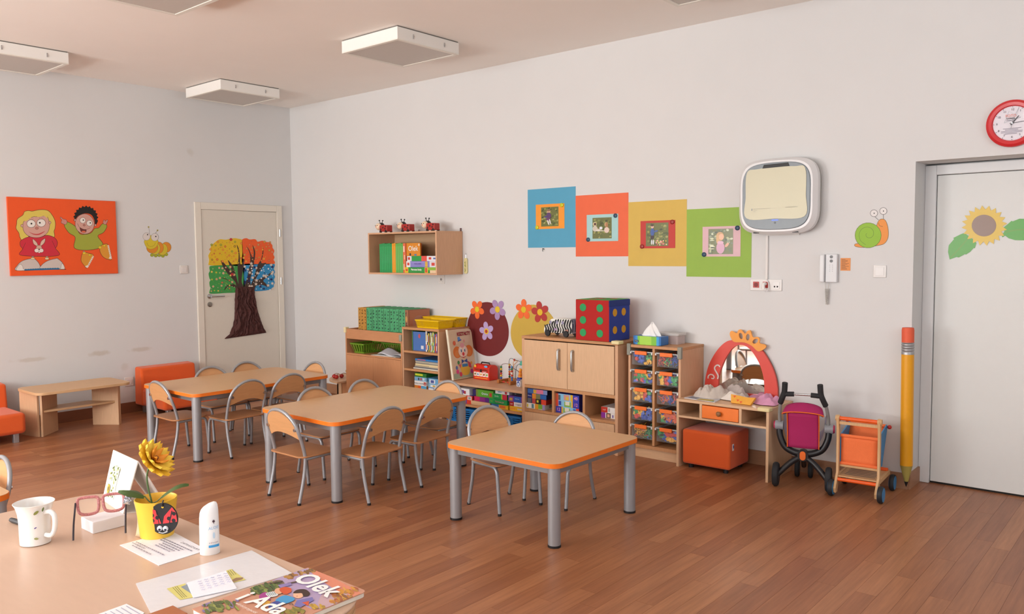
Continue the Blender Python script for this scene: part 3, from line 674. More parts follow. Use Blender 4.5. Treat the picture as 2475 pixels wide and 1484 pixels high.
# --- D: tall cabinet
t, w, f = cab('tall_cabinet', 'beech cabinet with two silver-handled doors and open cubbies, the dice cube on top', 3.69, 4.604, -.42)
obj('top_panel', M().box(-.001, w+.001, f-.003, -.002, .82, .842), EDGE, t, bevel=.002)
for x in (0, w-.026): obj('side_panel', M().box(x, x+.026, f, -.002, 0, .82), BEECH, t, bevel=.001)
obj('shelf', M().box(.026, w-.026, f, -.01, .425, .45), EDGE, t)
obj('shelf', M().box(.026, w-.026, f, -.01, .233, .254), EDGE, t)
for a in (.303, .597): obj('divider', M().box(a, a+.022, f, -.01, .254, .425), EDGE, t)
obj('back_panel', M().box(.026, w-.026, -.012, -.004, 0, .82), wood('#b98a6a'), t)
for i in range(2):
    a = .028+i*(w-.056)/2; b = a+(w-.056)/2-.003
    d = obj('door', M().box(a, b, f-.004, f+.014, .452, .812), LIGHT, t, bevel=.001)
    hx = b-.075 if i == 0 else a+.055
    obj('handle', M().tube([(hx, f-.004, .60), (hx, f-.022, .603), (hx, f-.027, .615), (hx, f-.027, .74), (hx, f-.022, .752), (hx, f-.004, .755)], .0095, 10), mat('#b9b9b6', .35, .8), d, smooth=True)
    obj('lower_door', M().box(a, b, f-.004, f+.014, .05, .23), LIGHT, t, bevel=.001)
obj('plinth', M().box(.026, w-.026, f+.02, f+.035, 0, .05), LIGHT_X, t)
obj('corner_guard', M().box(w-.05, w+.018, f-.016, f+.05, .83, .855), mat('#e6d7a2', .6), t, bevel=.005)
fd = on_right(crop(1250, 920, 1510, 1060, 2475, 1333), -.395)
def dx(a): return fd(a, 400)[0]
GP = 'puzzles in the tall cabinet'
z = .2545
rows = [('white puzzle box with green and yellow picture lowest in the left cubby', 205, 632, .042, '#ecebe6', [(.05, .12, .2, .8, '#d8c23a'), (.48, .66, 0, 1, '#e0a02e'), (.66, .88, .1, 1, '#7aae3c'), (.88, 1, 0, 1, '#9a8ac0'), (.3, .42, .1, .9, '#5a8a9a')], [(0, 1, 0, 1, '#d9d8d4'), (.3, .6, .2, .8, '#8a8a84')], None),
        ('black and red puzzle box second in the left cubby', 238, 665, .040, '#33466a', [(0, .2, 0, 1, '#6a6a70'), (.26, .44, 0, 1, '#c04a48'), (.44, .74, 0, 1, '#22221f'), (.5, .6, .3, .8, '#d8c83a'), (.74, 1, 0, 1, '#d8442e')], [(0, 1, 0, 1, '#a02a22')], None),
        ('navy puzzle box with orange picture third in the left cubby', 240, 672, .040, '#1d2f7a', [(.25, .45, 0, 1, '#e08a2e'), (.45, .68, 0, 1, '#7a7a52'), (.68, 1, .1, .9, '#2a66b0')], [(0, 1, 0, 1, '#1c2f5a')], [('Disney', .12, .5, .32, '#ffffff')]),
        ('pale blue and pink puzzle box on top in the left cubby', 242, 692, .036, '#7f90c4', [(0, .3, 0, 1, '#3a66a8'), (.3, .45, .1, .9, '#e0b03a'), (.45, .8, .1, 1, '#e07a9a')], [(0, 1, 0, 1, '#15203a')], None)]
for lab, a, b, hh, col, pr, sd, wd in rows:
    item('puzzle_box', lab, 'puzzle', dx(a), dx(b), -.395, -.20, z, z+hh, col, GP, pr, side=sd, words=wd); z += hh+.0004
z = .2545
for i in range(3):
    hh = .050
    pr = [(.0, .13, 0, 1, '#d84a34'), (.13, .72, 0, 1, '#8cc6e6'), (.14, .25, .2, .85, '#2f4fae'), (.38, .66, .05, .85, '#8ab84a'), (.42, .6, .3, .9, '#e6e2d0'), (.68, .74, 0, 1, '#e6b62c'), (.74, 1, 0, 1, '#3c3fae')]
    if i == 0: pr = [(1-b, 1-a, c, d, e) for a, b, c, d, e in pr]
    if i == 2: pr = [(0, .13, 0, 1, '#c8583a'), (.13, .68, 0, 1, '#8cc6e6'), (.13, .22, 0, .8, '#5a6a70'), (.36, .6, .05, .9, '#d89a8a'), (.45, .55, .1, .6, '#e0c23a'), (.64, .74, 0, 1, '#e6b62c'), (.74, 1, 0, 1, '#3c3fae')]
    item('puzzle_box', ['light blue puzzle box reading 12 on its left, lowest in the middle cubby', 'light blue puzzle box with green meadow, middle one of the middle cubby', 'light blue puzzle box reading 40, topmost in the middle cubby'][i], 'puzzle', dx(880), dx(1425), -.395, -.19, z, z+hh, '#3c3fae', GP, pr, side=[(0, 1, 0, 1, '#2c2f86'), (.3, .7, .2, .8, '#c04a4a')], words=[(['12', '12', '40'][i], .13 if i == 0 else .87, .5, .7, '#e89ab0', .0005)]); z += hh+.0004
z = .2545
item('puzzle_box', 'violet and white puzzle box lowest in the right cubby', 'puzzle', dx(1855), dx(2250), -.35, -.15, z, z+.042, '#f0eeea', GP, [(0, .25, 0, 1, '#8a2f9a'), (.3, .56, .05, .95, '#6a4a36'), (.36, .5, .2, .75, '#e2b090'), (.66, .72, .2, .7, '#5a3a9a'), (.8, .98, .3, .8, '#c9b8a8')])
item('puzzle_box', 'red and white puzzle box on the violet one in the right cubby', 'puzzle', dx(1855), dx(2250), -.35, -.13, z+.0424, z+.084, '#f2f0ee', GP, [(0, .38, 0, 1, '#c2321f'), (.42, .52, .2, .85, '#aab0b0')], words=[('trefl', .19, .5, .38, '#f2d8c8')])
item('puzzle_box', 'small red box at the back of the right cubby, on the pile', 'puzzle', dx(2120)+.02, dx(2250)+.055, -.22, -.08, z+.0844, z+.128, '#b8261e', GP, [(.72, 1, 0, 1, '#d8dade')], words=[('trefl', .4, .5, .38, '#f2d8c8')])
# --- E: tray unit with ten clear drawers
t, w, f = cab('tray_unit', 'narrow beech unit holding ten clear toy trays in two columns', 4.650, 5.080, -.35)
obj('top_panel', M().box(-.001, w+.001, f-.002, -.002, .808, .828), EDGE, t, bevel=.002)
for x in (0, w-G): obj('side_panel', M().box(x, x+G, f, -.002, .06, .808), BEECH, t, bevel=.001)
obj('divider', M().box(.203, .221, f, -.01, .10, .808), EDGE, t)
obj('floor_panel', M().box(0, w, f, -.002, .072, .096), EDGE, t)
obj('plinth', M().box(.01, w-.01, f+.02, f+.035, 0, .072), LIGHT_X, t)
obj('back_panel', M().box(G, w-G, -.012, -.004, .06, .808), wood('#8a6a55'), t)
for x in (-.008, w-.022): obj('corner_guard', M().box(x, x+.03, f-.012, f+.015, .75, .835), mat('#8f8f84', .6), t, bevel=.004)
CLEAR = mat('#e9eef0', .08, var=0, spec=.4, alpha=.07)
TOYC = ['#d92f23', '#1f9d48', '#2456c4', '#f2b51c', '#e8602a']
def tray_proto():
    t = thing('toy_tray', '', 'drawer'); a, h, d = .168, .098, .28
    tb = M()
    k = .012
    for q in ((-a/2, -a/2+.002), (a/2-.002, a/2)): tb.box(q[0], q[1], 0, d, .0, h)
    tb.box(-a/2, a/2, 0, .002, 0, h-.012).box(-a/2, a/2, d-.002, d, 0, h).box(-a/2, a/2, 0, d, 0, .002)
    obj('tray', tb, CLEAR, t)
    obj('rim', M().box(-a/2-.006, a/2+.006, -.006, .004, h-.006, h+.003).box(-a/2-.008, -a/2, -.006, d, h-.004, h+.003).box(a/2, a/2+.008, -.006, d, h-.004, h+.003), mat('#dadfe0', .2, var=0, alpha=.5), t)
    obj('handle', M().box(-.055, .045, -.014, -.004, h-.022, h+.006), mat('#f4762a', .4), t, bevel=.003)
    for s in (-1, 1): obj('runner', M().box(s*.0895-.0015, s*.0895+.0015, -.012, d, h-.014, h-.004).box(s*.088-.004, s*.088+.004, -.014, -.002, h-.016, h-.002), mat('#e9e9e7', .3, var=0), t)
    return t
TP = None; names = ['top', 'second', 'third', 'fourth', 'bottom']; cn = ['left', 'right']
kinds = [('balls', (1, 2, 2, 3)), ('rods', (0, 2, 1, 2)), ('blocks', (1, 0, 3, 2)), ('mix', (0, 1, 2, 3)), ('balls', (2, 0, 3, 1)), ('frames', (4, 2, 4, 0)), ('blocks', (2, 1, 0, 3)), ('mix', (4, 4, 1, 3)), ('rings', (3, 4, 1, 3)), ('bricks', (2, 1, 0, 3))]
for r in range(5):
    for c in range(2):
        tr = TP and copy_tree(TP) or tray_proto(); TP = TP or tr
        cx = 4.652+(.1105 if c == 0 else .319); zb = .682-r*.1355; yf = -.343
        tr.location = (cx, yf, zb); tr['label'] = 'clear toy tray with orange handle, %s of the %s column' % (names[r], cn[c]); tr['group'] = 'clear toy trays'
        kd, pal = kinds[r*2+c]; q = random.Random(10*r+c); m = M(); cen = [(q.uniform(-.07, .07), q.uniform(.01, .08)) for _ in range(4)]
        for i in range(58):
            px = q.uniform(-.068, .068); pz = .012+q.random()*.066; py = .012+.2*q.random()**3.2
            m.mi = pal[min(range(4), key=lambda e: hypot(px-cen[e][0], pz-cen[e][1]))] if q.random() < .82 else q.randrange(5)
            s = q.uniform(.012, .019); mt = Matrix.Translation((px, py, pz)) @ Matrix.Rotation(q.random()*6, 4, (q.random()-.5, q.random()-.5, q.random()-.4))
            p = M()
            if kd == 'balls' or (kd == 'mix' and i % 3 == 0): p.sphere((0, 0, 0), s*.9, 7, 5)
            elif kd in ('rods', 'frames'): p.box(-.002, .002, -.002, .002, -s*2.2, s*2.2)
            elif kd == 'rings': p.tube([(s*cos(k*pi/4), 0, s*sin(k*pi/4)) for k in range(8)], .0035, 5, closed=True)
            else: p.box(-s, s, -s*.6, s*.6, -s*.8, s*.8)
            p.v = [tuple(max(-lim, min(lim, z)) if j == 0 else (max(.006, min(.27, z)) if j == 1 else max(.004, min(.088, z))) for j, (z, lim) in enumerate(zip(mt @ Vector(v), (.079, 9, 9)))) for v in p.v]
            m.add(p.v, p.f)
        o = obj('toy_pieces', m, [mat(x, .4, var=.05) for x in TOYC], None, smooth=True); o.location = (cx, yf, zb)
        tag(o, 'heap of small plastic %s in the %s tray of the %s column' % ({'balls': 'ball connectors', 'rods': 'coloured sticks', 'blocks': 'building blocks', 'mix': 'mixed toy pieces', 'frames': 'frame shapes and sticks', 'rings': 'ring connectors', 'bricks': 'bricks'}[kd], names[r], cn[c]), 'toy pieces', None, 'stuff')
# --- F: vanity desk
t, w, f = cab('vanity_desk', 'low light wooden desk with orange drawer, clothes heaped on it', 5.082, 5.75, -.41, 'desk')
obj('top_panel', M().box(0, w, f, -.002, .462, .48), LIGHT_X, t, bevel=.001)
for x in (0, w-G): obj('side_panel', M().box(x, x+G, f, -.002, 0, .462), LIGHT, t, bevel=.001)
obj('shelf', M().box(G, w-G, f, -.03, .352, .366), LIGHT_X, t)
for a in (.176, .463): obj('divider', M().box(a, a+G, f, -.03, .366, .462), LIGHT, t)
obj('back_panel', M().box(G, w-G, -.03, -.02, .352, .462), wood('#b3927a', 'x'), t)
d = obj('drawer', M().box(.197, .460, f-.004, -.05, .371, .456), mat('#f57d2c', .4, var=.03), t, bevel=.001)
obj('knob', M().lathe([(.006, 0), (.006, -.008), (.016, -.014), (.018, -.022), (.012, -.03), (.002, -.032)], 18, (.328, f-.004, .414), 'y'), wood('#8e5f35'), d, smooth=True)
obj('corner_guard', M().box(w-.075, w+.006, f-.012, f+.05, .464, .49), mat('#e6d5a0', .6), t, bevel=.006)
o = thing('ottoman', 'orange fabric cube stool under the vanity desk', 'stool', (5.30, -.245, 0))
obj('cushion', M().box(-.178, .178, -.155, .155, .03, .272), OFAB, o, bevel=.018, seg=4)
for x in (-.13, .13):
    for y in (-.11, .11): obj('foot', M().cyl((x, y, 0), (x, y, .032), .018, n=12), BLACK, o)
obj('brand_tag', M().box(.178, .181, -.115, -.095, .16, .205), mat('#e8e8ee', .5), o)
obj('brand_mark', M().prism(arc(-.108, .185, .013, 90, -90, 8), .181, .1815, 'x'), mat('#1f3f8a', .5), o)
# ------------------------------------------------------------------ things on top of the cabinets
def ring_pts(cx, cz, r, n, rot=0): return [(cx+r*cos(R(rot+360*i/n)), cz+r*sin(R(rot+360*i/n))) for i in range(n)]
# dice cube
t = thing('dice_cube', 'big soft dice cube, red and blue sides with coloured dots, on the tall cabinet', 'toy', (4.385, -.29, .8425)); s = .152
B = M()
B.box(-s, s, -s+.01, s-.01, 0, .31)
cols = [mat('#b01e1a', .85, var=.05, scale=200, bump=.2), mat('#2a3f96', .85, var=.05, scale=200, bump=.2), mat('#3f9a3a', .85, var=.05, scale=200, bump=.2)]
B.m = [2, 2, 0, 1, 0, 1]; obj('foam_cube', B, cols, t, bevel=.006)
for z in (.06, .155, .25):
    for x in (-.082, .07): obj('dot', M().lathe([(.029, 0), (.029, -.0016)], 22, (x, -s+.0095, z), 'y'), mat('#2f9a5a', .8), t)
for z in (.085, .215):
    for y in (-.065, .055): obj('dot', M().lathe([(.029, 0), (.029, .0016)], 22, (s-.0005, y, z), 'x'), mat('#d69a1e', .8), t)
for x, y in ((-.07, .05), (0, 0), (.06, .06), (-.05, -.06)): obj('dot', M().lathe([(.03, 0), (.03, .0016)], 22, (x, y, .3095), 'z'), mat('#b05a4a', .8), t)
obj('flap', M().box(s-.001, s+.004, -s+.006, s-.012, .262, .308), mat('#24377f', .85, scale=200, bump=.2), t, bevel=.002)
# zebra bus
t = thing('toy_bus', 'zebra striped wooden toy bus beside the dice cube', 'toy', (4.0, -.27, .8425))
prof = smooth2([(-.15, .03), (-.15, .06), (-.135, .085), (-.10, .10), (-.085, .13), (-.05, .142), (.11, .142), (.122, .138), (.122, .03)], False, 4)
obj('body', M().prism(prof, -.06, .06, 'y'), mat('#eeece4', .4), t, bevel=.002)
A = Art(ID, lambda p, q, d: (p, -.0605-d, q)); q = random.Random(5)
for i in range(11):
    x = -.135+i*.0245; zt = min(.14, .08+.5*max(0, x+.15)); a = .006+.005*q.random()
    A.poly([(x-a, .033), (x+a*.6, .033), (x+a+.006, .06), (x+a*.7-.008, .09), (x+a*.8+.006, zt-.004), (x-a*.5+.004, zt-.004), (x-a-.006, .092), (x-a*.6+.004, .06)], '#17171a', True, n=3)
for x in (-.085, -.02, .035): A.ell(x, .113, .014, .014, '#9a96b0', n=10)
A.rect(-.05, .05, -.02, .066, '#a98ab0'); A.rect(.06, .045, .09, .06, '#b07a6a')
A.build('stripes', t)
A = Art(ID, lambda p, q, d: (.1222+d, p, q))
for y in (-.045, -.015, .02, .05): A.poly([(y-.006, .04), (y+.004, .04), (y+.01, .09), (y+.002, .136), (y-.008, .136), (y-.002, .09)], '#2a2a44')
A.build('rear_stripes', t)
for x in (-.11, .07):
    for y in (-.064, .064): obj('wheel', M().lathe([(.024, -.008), (.026, -.004), (.026, .004), (.024, .008)], 20, (x, y, .0262), 'y'), BLACK, t, smooth=True)
# tissue box
t = item('tissue_box', 'blue and green tissue box with a tissue standing up', 'tissue box', 4.668, 4.90, -.31, -.20, .8285, .892, '#2a6fb4', None, [(.16, .84, 0, 1, '#7fc23a'), (.24, .66, 0, 1, '#a6d84a'), (.84, .93, 0, 1, '#3aa0dc'), (.08, .16, 0, 1, '#3a8fd0'), (.05, .2, .25, .5, '#12224a')], words=[('Velvet', .125, .38, .16, '#ffffff')], bevel=.003)
tm = M()
def tis(u, v):
    a = 2*pi*u; r = (.055*(1-v)**.8+.004)*(1+.25*sin(5*a+3*v)); return (r*cos(a)*1.2+.01*v, r*sin(a)*.45, .063+.105*v*(1-.22*abs(sin(1.5*a))))
tm.grid(tis, 36, 10); obj('tissue', tm, mat('#f4f3f0', .8, var=.02), t, smooth=True, fix=False)
t = thing('clear_box', 'clear plastic lidded box behind the tissue box', 'box', (4.865, -.105, .8285))
PINKC = mat('#e3cfcb', .15, var=.02, alpha=.55)
obj('tub', M().prism(rrect(-.09, .09, -.06, .06, .015), .0, .062), PINKC, t, smooth=True)
obj('lid', M().prism(rrect(-.1, .1, -.07, .07, .02), .062, .082), mat('#e6e2de', .15, var=.02, alpha=.6), t, smooth=True, bevel=.004)
# ------------------------------------------------------------------ on the low shelf
ft = crop(1060, 790, 1280, 960, 1920, 1484)
t = thing('clown_book', 'tall board book with a clown on its cover, leaning on the bookcase', 'book', (2.745, -.085, .385))
m = M(); outl = [(0, 0), (.30, 0), (.30, .40)]+arc(.255, .40, .045, 0, 90, 6)+[(0, .445)]
m.prism(outl, -.012, .012, 'y')
cover = lambda u, v: (u*.30, v*.44)
book_mtx = Matrix.Translation((.098, -.265, .002)) @ Matrix.Rotation(R(90), 4, 'Z') @ Matrix.Rotation(R(-9), 4, 'X')
rot_pts(m, mtx=book_mtx); obj('cover', m, mat('#d8bfa0', .3, var=.03, coat=.3), t, bevel=.002)
pg = M().box(-.004, .001, -.010, .010, .004, .452); rot_pts(pg, mtx=book_mtx); obj('page_block', pg, mat('#e9e0c8', .7), t)
A = Art(cover, lambda p, q, d: tuple(book_mtx @ Vector((p, -.0122-d, q))), rough=.35)
A.poly([(.02, .02), (.98, .02), (.98, .17), (.7, .12), (.3, .15), (.02, .12)], '#9fb49a')
for x, y in ((.28, .55), (.78, .55)): A.ell(x, y, .17, .12, '#dd7a3a'); A.ell(x, y-.03, .1, .07, '#e08a4a')
A.ell(.53, .56, .2, .13, '#f0d6c4', line='#8a6a5a', lw=.006); A.ell(.52, .68, .09, .05, '#e0a0a8')
for x in (.45, .6): A.ell(x, .58, .035, .05, '#f4f4f4'); A.ell(x+.008, .57, .022, .035, '#2f6f96'); A.ell(x+.01, .565, .01, .018, '#10182a')
A.ell(.53, .5, .05, .038, '#d8444a'); A.line([(.44, .45), (.52, .425), (.6, .45)], .012, '#a83a3a'); A.ell(.52, .43, .035, .012, '#c8343a')
A.poly([(.36, .76), (.5, .78), (.45, .86), (.36, .85)], '#5a8fd0'); A.poly([(.36, .76), (.52, .785), (.51, .80), (.36, .775)], '#2a3f8a')
A.poly([(.42, .40), (.53, .36), (.66, .40), (.66, .31), (.53, .35), (.42, .31)], '#2a4a94')
A.poly([(.36, .28), (.7, .28), (.74, .2), (.66, .08), (.42, .08), (.34, .2)], '#e0b84a', True); A.rect(.42, .24, .66, .3, '#3a82b8')
A.poly([(.36, .3), (.42, .36), (.34, .22), (.26, .3)], '#d05a6a'); A.poly([(.66, .35), (.8, .3), (.8, .2), (.7, .22)], '#c8364a')
for x, y, r, c in ((.18, .24, .05, '#5a7ab0'), (.2, .16, .06, '#d84a8a'), (.32, .1, .06, '#d03a5a'), (.8, .13, .06, '#c04a9a'), (.28, .34, .05, '#4a8a4a'), (.82, .3, .04, '#e09a3a'), (.2, .74, .06, '#d86a4a'), (.3, .74, .035, '#eccab4'), (.62, .76, .04, '#dc9a90')): A.ell(x, y, r, r*.8, c, n=14)
A.build('cover_picture', t)
text('KSZTAŁTY', .042, book_mtx @ front(.19, -.0155, .40), '#9a3038', t, bold=.0022, sx=.85)
# red carry box
t = thing('carry_box', 'red cardboard carry box with black handle on the low shelf', 'toy box', (3.005, -.10, .385), R(-3))
outl = [(-.055, 0), (.055, 0), (.055, .10)]+arc(0, .10, .055, 0, 180, 8, .035)[1:-1]+[(-.055, .10)]
obj('body', M().prism(outl, -.10, .10, 'x'), mat('#d8301f', .35, var=.04), t, bevel=.002)
A = Art(ID, lambda p, q, d: (p, -.0552-d, q))
A.rect(-.099, .098, .099, .101, '#a81f14')
for i, (c1, c2) in enumerate((('#8a6a3a', '#4a7a3a'), ('#3a86b8', '#dfe8f0'), ('#e8b05a', '#d88a3a'), ('#b03a2a', '#4a8a3a'), ('#5a9a3a', '#dfe0a0'))):
    x = -.076+i*.037; A.rect(x-.016, .03, x+.016, .066, '#f2efe8'); A.ell(x, .048, .012, .010, c1, 30, n=10); A.ell(x+.003, .05, .005, .005, c2, n=8)
A.rect(-.08, .012, .08, .02, '#f0a03a'); A.ell(-.075, .118, .014, .012, '#e8c23a', n=10); A.ell(.06, .122, .022, .01, '#6ab0e0', n=12)
A.build('front_print', t)
text('OWOCE I WARZYWA', .023, front(0, -.0575, .086), '#7a2a1c', t, bold=.0006, sx=.72); text('6 gier', .02, front(.045, -.0575, .0735), '#ffffff', t)
obj('handle', M().tube([(-.055, 0, .132), (-.045, 0, .148), (.045, 0, .148), (.055, 0, .132)], .006, 8), BLACK, t, smooth=True)
obj('clasp', M().box(-.012, .008, -.060, -.055, .068, .094), BLACK, t, bevel=.001)
# bead maze
t = thing('bead_maze', 'wooden bead maze with curved wires on the low shelf', 'toy', (3.325, -.125, .385), R(-6))
bm_ = wood('#b5713a', 'x')
obj('base', M().box(-.085, -.06, -.09, .09, 0, .03).box(.06, .085, -.09, .09, 0, .03).box(-.06, .06, .02, .05, .0, .035).box(-.06, .06, -.07, -.06, .012, .018), bm_, t, bevel=.002)
def wire(pts, c): obj('wire', M().tube(smooth2(pts, False, 6), .0022, 6), mat(c, .4), t, smooth=True)
wire([(-.072, -.05, .03), (-.072, -.05, .14), (-.05, -.03, .165), (0, -.01, .16), (.03, 0, .13), (.06, .02, .11), (.075, .06, .06), (.073, .07, .03)], '#5a2a2a')
wire([(-.072, .05, .03), (-.072, .05, .19), (0, .05, .195), (.1, .03, .18), (.07, .0, .15), (.07, -.02, .03)], '#3a4a56')
wire([(-.01, .035, .03), (-.01, .03, .1), (-.04, .02, .09), (.01, .02, .11), (0, .03, .18), (.06, .02, .19), (.075, -.05, .15), (.073, -.06, .03)], '#d08a2a')
bc = ['#2456b0', '#e2b81e', '#c8281e', '#3a2a24', '#e2b81e', '#1f7a40', '#3a86c8']
for i in range(6): obj('bead', M().sphere((-.072, -.05, .042+.019*i), .0098, 10, 6), mat(bc[i], .35), t, smooth=True)
for i in range(7): obj('bead', M().sphere((.073, -.06, .040+.0185*i), .0098, 10, 6), mat(['#2f6ab8', '#2f6ab8', '#c8281e', '#e8ddd0', '#b01e1a', '#1f6a3a', '#3a86c8'][i], .35), t, smooth=True)
for i in range(6): obj('bead', M().sphere((-.072, .05, .042+.021*i), .0105, 10, 6), mat(['#245a30', '#b8281e', '#d0662a', '#8a9ab8', '#7a1e1a', '#e2b81e'][i], .35), t, smooth=True)
for p, c in (((-.01, .05, .195), '#b83a2a'), ((.075, .065, .05), '#1f5a34'), ((-.03, -.065, .015), '#c0341f'), ((-.015, -.065, .015), '#c0341f'), ((.03, -.065, .015), '#c0341f'), ((.045, -.065, .015), '#c0341f')): obj('bead', M().sphere(p, .0095, 10, 6), mat(c, .35), t, smooth=True)
# small toy tower with a picture block, beside the tall cabinet
t = thing('stacking_toy', 'small toy with blue and white penguin block and orange striped top', 'toy', (3.512, -.225, .385), R(-8))
obj('block', M().box(-.024, .024, -.024, .024, 0, .062), mat('#e8ebf2', .4), t, bevel=.002)
A = Art(ID, lambda p, q, d: (p, -.0242-d, q)); A.ell(0, .026, .017, .022, '#20489a'); A.ell(0, .022, .009, .014, '#dfe8f4'); A.rect(-.024, .05, .024, .062, '#2a3fa0'); A.build('penguin_print', t)
obj('body', M().box(-.02, .02, -.02, .02, .062, .078), mat('#2a3fa0', .4), t, bevel=.003)
for i in range(4): obj('stripe', M().lathe([(.019-.002*i, .078+.013*i), (.019-.002*i, .0905+.013*i)], 14), mat(['#f0a030', '#e87a20'][i % 2], .4), t, smooth=True)
obj('head', M().sphere((0, 0, .138), .016, 12, 8), mat('#f0a030', .4), t, smooth=True); obj('eye', M().sphere((.003, -.014, .142), .005, 8, 6), mat('#f4f0ea', .4), t, smooth=True)
t = thing('toy_roof', 'turquoise plastic toy roof behind the stacking toy on the low shelf', 'toy', (3.50, -.075, .385))
obj('post', M().cyl((-.0, 0, 0), (0, 0, .16), .012, n=10), mat('#d8c8a0', .5), t, smooth=True); obj('roof', M().prism([(-.085, .16), (.085, .16), (.07, .20), (-.07, .20)], -.05, .05, 'y'), mat('#4fae98', .4), t, bevel=.006)
# ------------------------------------------------------------------ corner table with wooden toys
t = thing('half_round_table', 'low half-round wooden table in the corner, beside the cupboard', 'table', (1.36, -.02, 0))
obj('tabletop', M().prism([(.03, -.005)]+[(.03-.42*cos(R(a)), -.005-.47*sin(R(a))) for a in range(0, 91, 9)], .235, .252), LIGHT_X, t, smooth=True, bevel=.002)
obj('leg_panel', M().box(-.20, -.13, -.30, -.28, 0, .235).box(-.20, -.18, -.30, -.02, 0, .235), LIGHT, t); obj('door_panel', M().box(-.13, .03, -.29, -.27, 0, .225), DARKB, t)
for i, (x, y, z) in enumerate(((1.17, -.36, .271), (1.225, -.375, .271), (1.21, -.30, .276))):
    o = thing('wooden_berry', ['left of the three red wooden berries on the half-round table', 'right of the three red wooden berries on the half-round table', 'red wooden berry at the back of the three on the half-round table'][i], 'toy', (x, y, .252), 0, 'red wooden berries')
    obj('fruit', M().sphere((0, 0, .022), .022, 12, 8, (1.1, 1, .98)), mat('#b3231d', .35), o, smooth=True); obj('stalk', M().tube([(0, 0, .042), (.02, .01, .052), (.05, .02, .048)], .003, 6), wood('#8a5f38'), o, smooth=True)
t = thing('wooden_rattan_toy', 'bent wooden rattan toy behind the red berries on the half-round table', 'toy', (1.25, -.16, .252))
for k, (r, h) in enumerate(((.12, .03), (.11, .08), (.10, .12))): obj('hoop', M().tube([(r*cos(R(a))-.0, .5*r*sin(R(a)), h+.03*cos(R(a))*-1) for a in range(0, 360, 20)], .009, 8, closed=True), wood('#c79a66'), t, smooth=True)
for a in (160, 200, 240): obj('rod', M().tube([(.12*cos(R(a)), .06*sin(R(a)), .01), (.1*cos(R(a)), .05*sin(R(a)), .15)], .006, 6), wood('#a87a48'), t, smooth=True)
# ------------------------------------------------------------------ clothes, papers, mirror on the vanity desk
def cloth(label, cx, cy, a, b, h, hexc, seed, rz=0, z=.4802):
    m = M(); nn = 56
    def f(u, v):
        x, y = 2*u-1, 2*v-1; r = hypot(x, y); th = atan2(y, x)
        ed = 1+.18*NZ3.noise((cos(th)*1.7+seed, sin(th)*1.7, 0)); k = max(abs(x), abs(y)); sc = (k/r if r > 1e-6 else 1)
        px, py = x*sc*a*ed, y*sc*b*ed
        d = min(1, k); base = (1-d**2.2)
        wx, wy = px+.02*NZ3.noise((px*12+seed, py*12, 1)), py+.02*NZ3.noise((px*12, py*12+seed, 4))
        b1 = abs(NZ3.noise((wx*13+seed*3, wy*13, seed))); b2 = abs(NZ3.noise((wx*30-seed, wy*30, seed+4))); lo = NZ3.noise((px*8+seed, py*8, 5))
        return (px, py, max(.003, h*(1-d**3)*(.36+.32*lo+.85*b1+.26*b2)+.005))
    m.grid(f, nn, nn); o = obj('garment', m, mat(hexc, .9, var=.08, scale=40, sheen=.15, spec=.15, bump=.2, bscale=500), None, smooth=True, fix=False)
    o.location = (cx, cy, z); o.rotation_euler = (0, 0, rz); tag(o, label, 'clothing', 'doll clothes on the vanity desk'); return o
cloth('large grey crumpled garment at the left of the vanity desk', 5.25, -.19, .145, .11, .115, '#c8bcb2', 1, .2)
cloth('grey garment heaped against the mirror', 5.375, -.10, .11, .06, .095, '#bcb0aa', 2.3, -.1)
cloth('cream garment lying in the middle of the heap', 5.43, -.205, .10, .07, .06, '#e4dcd4', 4.7, .3)
cloth('dusky pink garment by the right foot of the mirror', 5.56, -.10, .10, .055, .06, '#c48aa6', 6.1, 0)
cloth('light pink garment in front of the cream one', 5.50, -.255, .085, .05, .035, '#e2a2c0', 8.2, .1)
cloth('bright pink garment at the right edge of the vanity desk', 5.655, -.20, .085, .11, .075, '#dc9cbc', 9.9, .3)
o = sheet('magazine', 'open glossy magazine page at the left front of the vanity desk', 'magazine', [(5.115, -.36), (5.36, -.385), (5.34, -.25), (5.13, -.20)], .4803, '#cfd0d8', thick=.004)
A = Art(ID, lambda p, q, d: (p, q, .004+d)); A.poly([(-.02, -.08), (.1, -.085), (.09, -.02), (-.01, -.03)], '#c9b04a'); A.poly([(.06, -.08), (.115, -.085), (.1, -.05)], '#4a9a6a'); A.poly([(-.1, -.05), (-.03, -.06), (-.03, .02), (-.1, .02)], '#8f94a4'); A.build('page_print', o)
o = obj('craft_crown', M().prism([(-.075, .0), (.065, .0), (.088, .055), (.03, .05), (-.02, .055), (-.09, .06)], -.008, .008, 'y'), mat('#e9a63a', .6, var=.1, scale=60), None); o.location = (5.535, -.345, .482); o.rotation_euler = (R(-28), 0, R(-3)); tag(o, 'orange paper crown with red hearts on the vanity desk', 'paper crown')
A = Art(ID, lambda p, q, d: (p, -.0082-d, q))
for x, z_ in ((-.06, .046), (-.03, .022), (-.005, .012)): A.poly([(x, z_-.009), (x+.009, z_+.003), (x+.005, z_+.008), (x, z_+.004), (x-.005, z_+.008), (x-.009, z_+.003)], '#e0562a')
A.build('hearts', o)
fm = on_right(crop(1680, 780, 1890, 960, 1731, 1484), -.03)
P2 = lambda pts: [fm(*p) for p in pts]
t = thing('vanity_mirror', 'arched mirror in a red frame with a yellow crown, above the vanity desk', 'mirror', (0, 0, 0))
zb = .481
outer = smooth2(P2([(205, 1140), (240, 960), (300, 790), (400, 610), (520, 460), (650, 365), (780, 345), (920, 345), (1060, 385), (1200, 455), (1340, 560), (1450, 720), (1550, 920), (1615, 1120), (1645, 1330)]), False, 4)
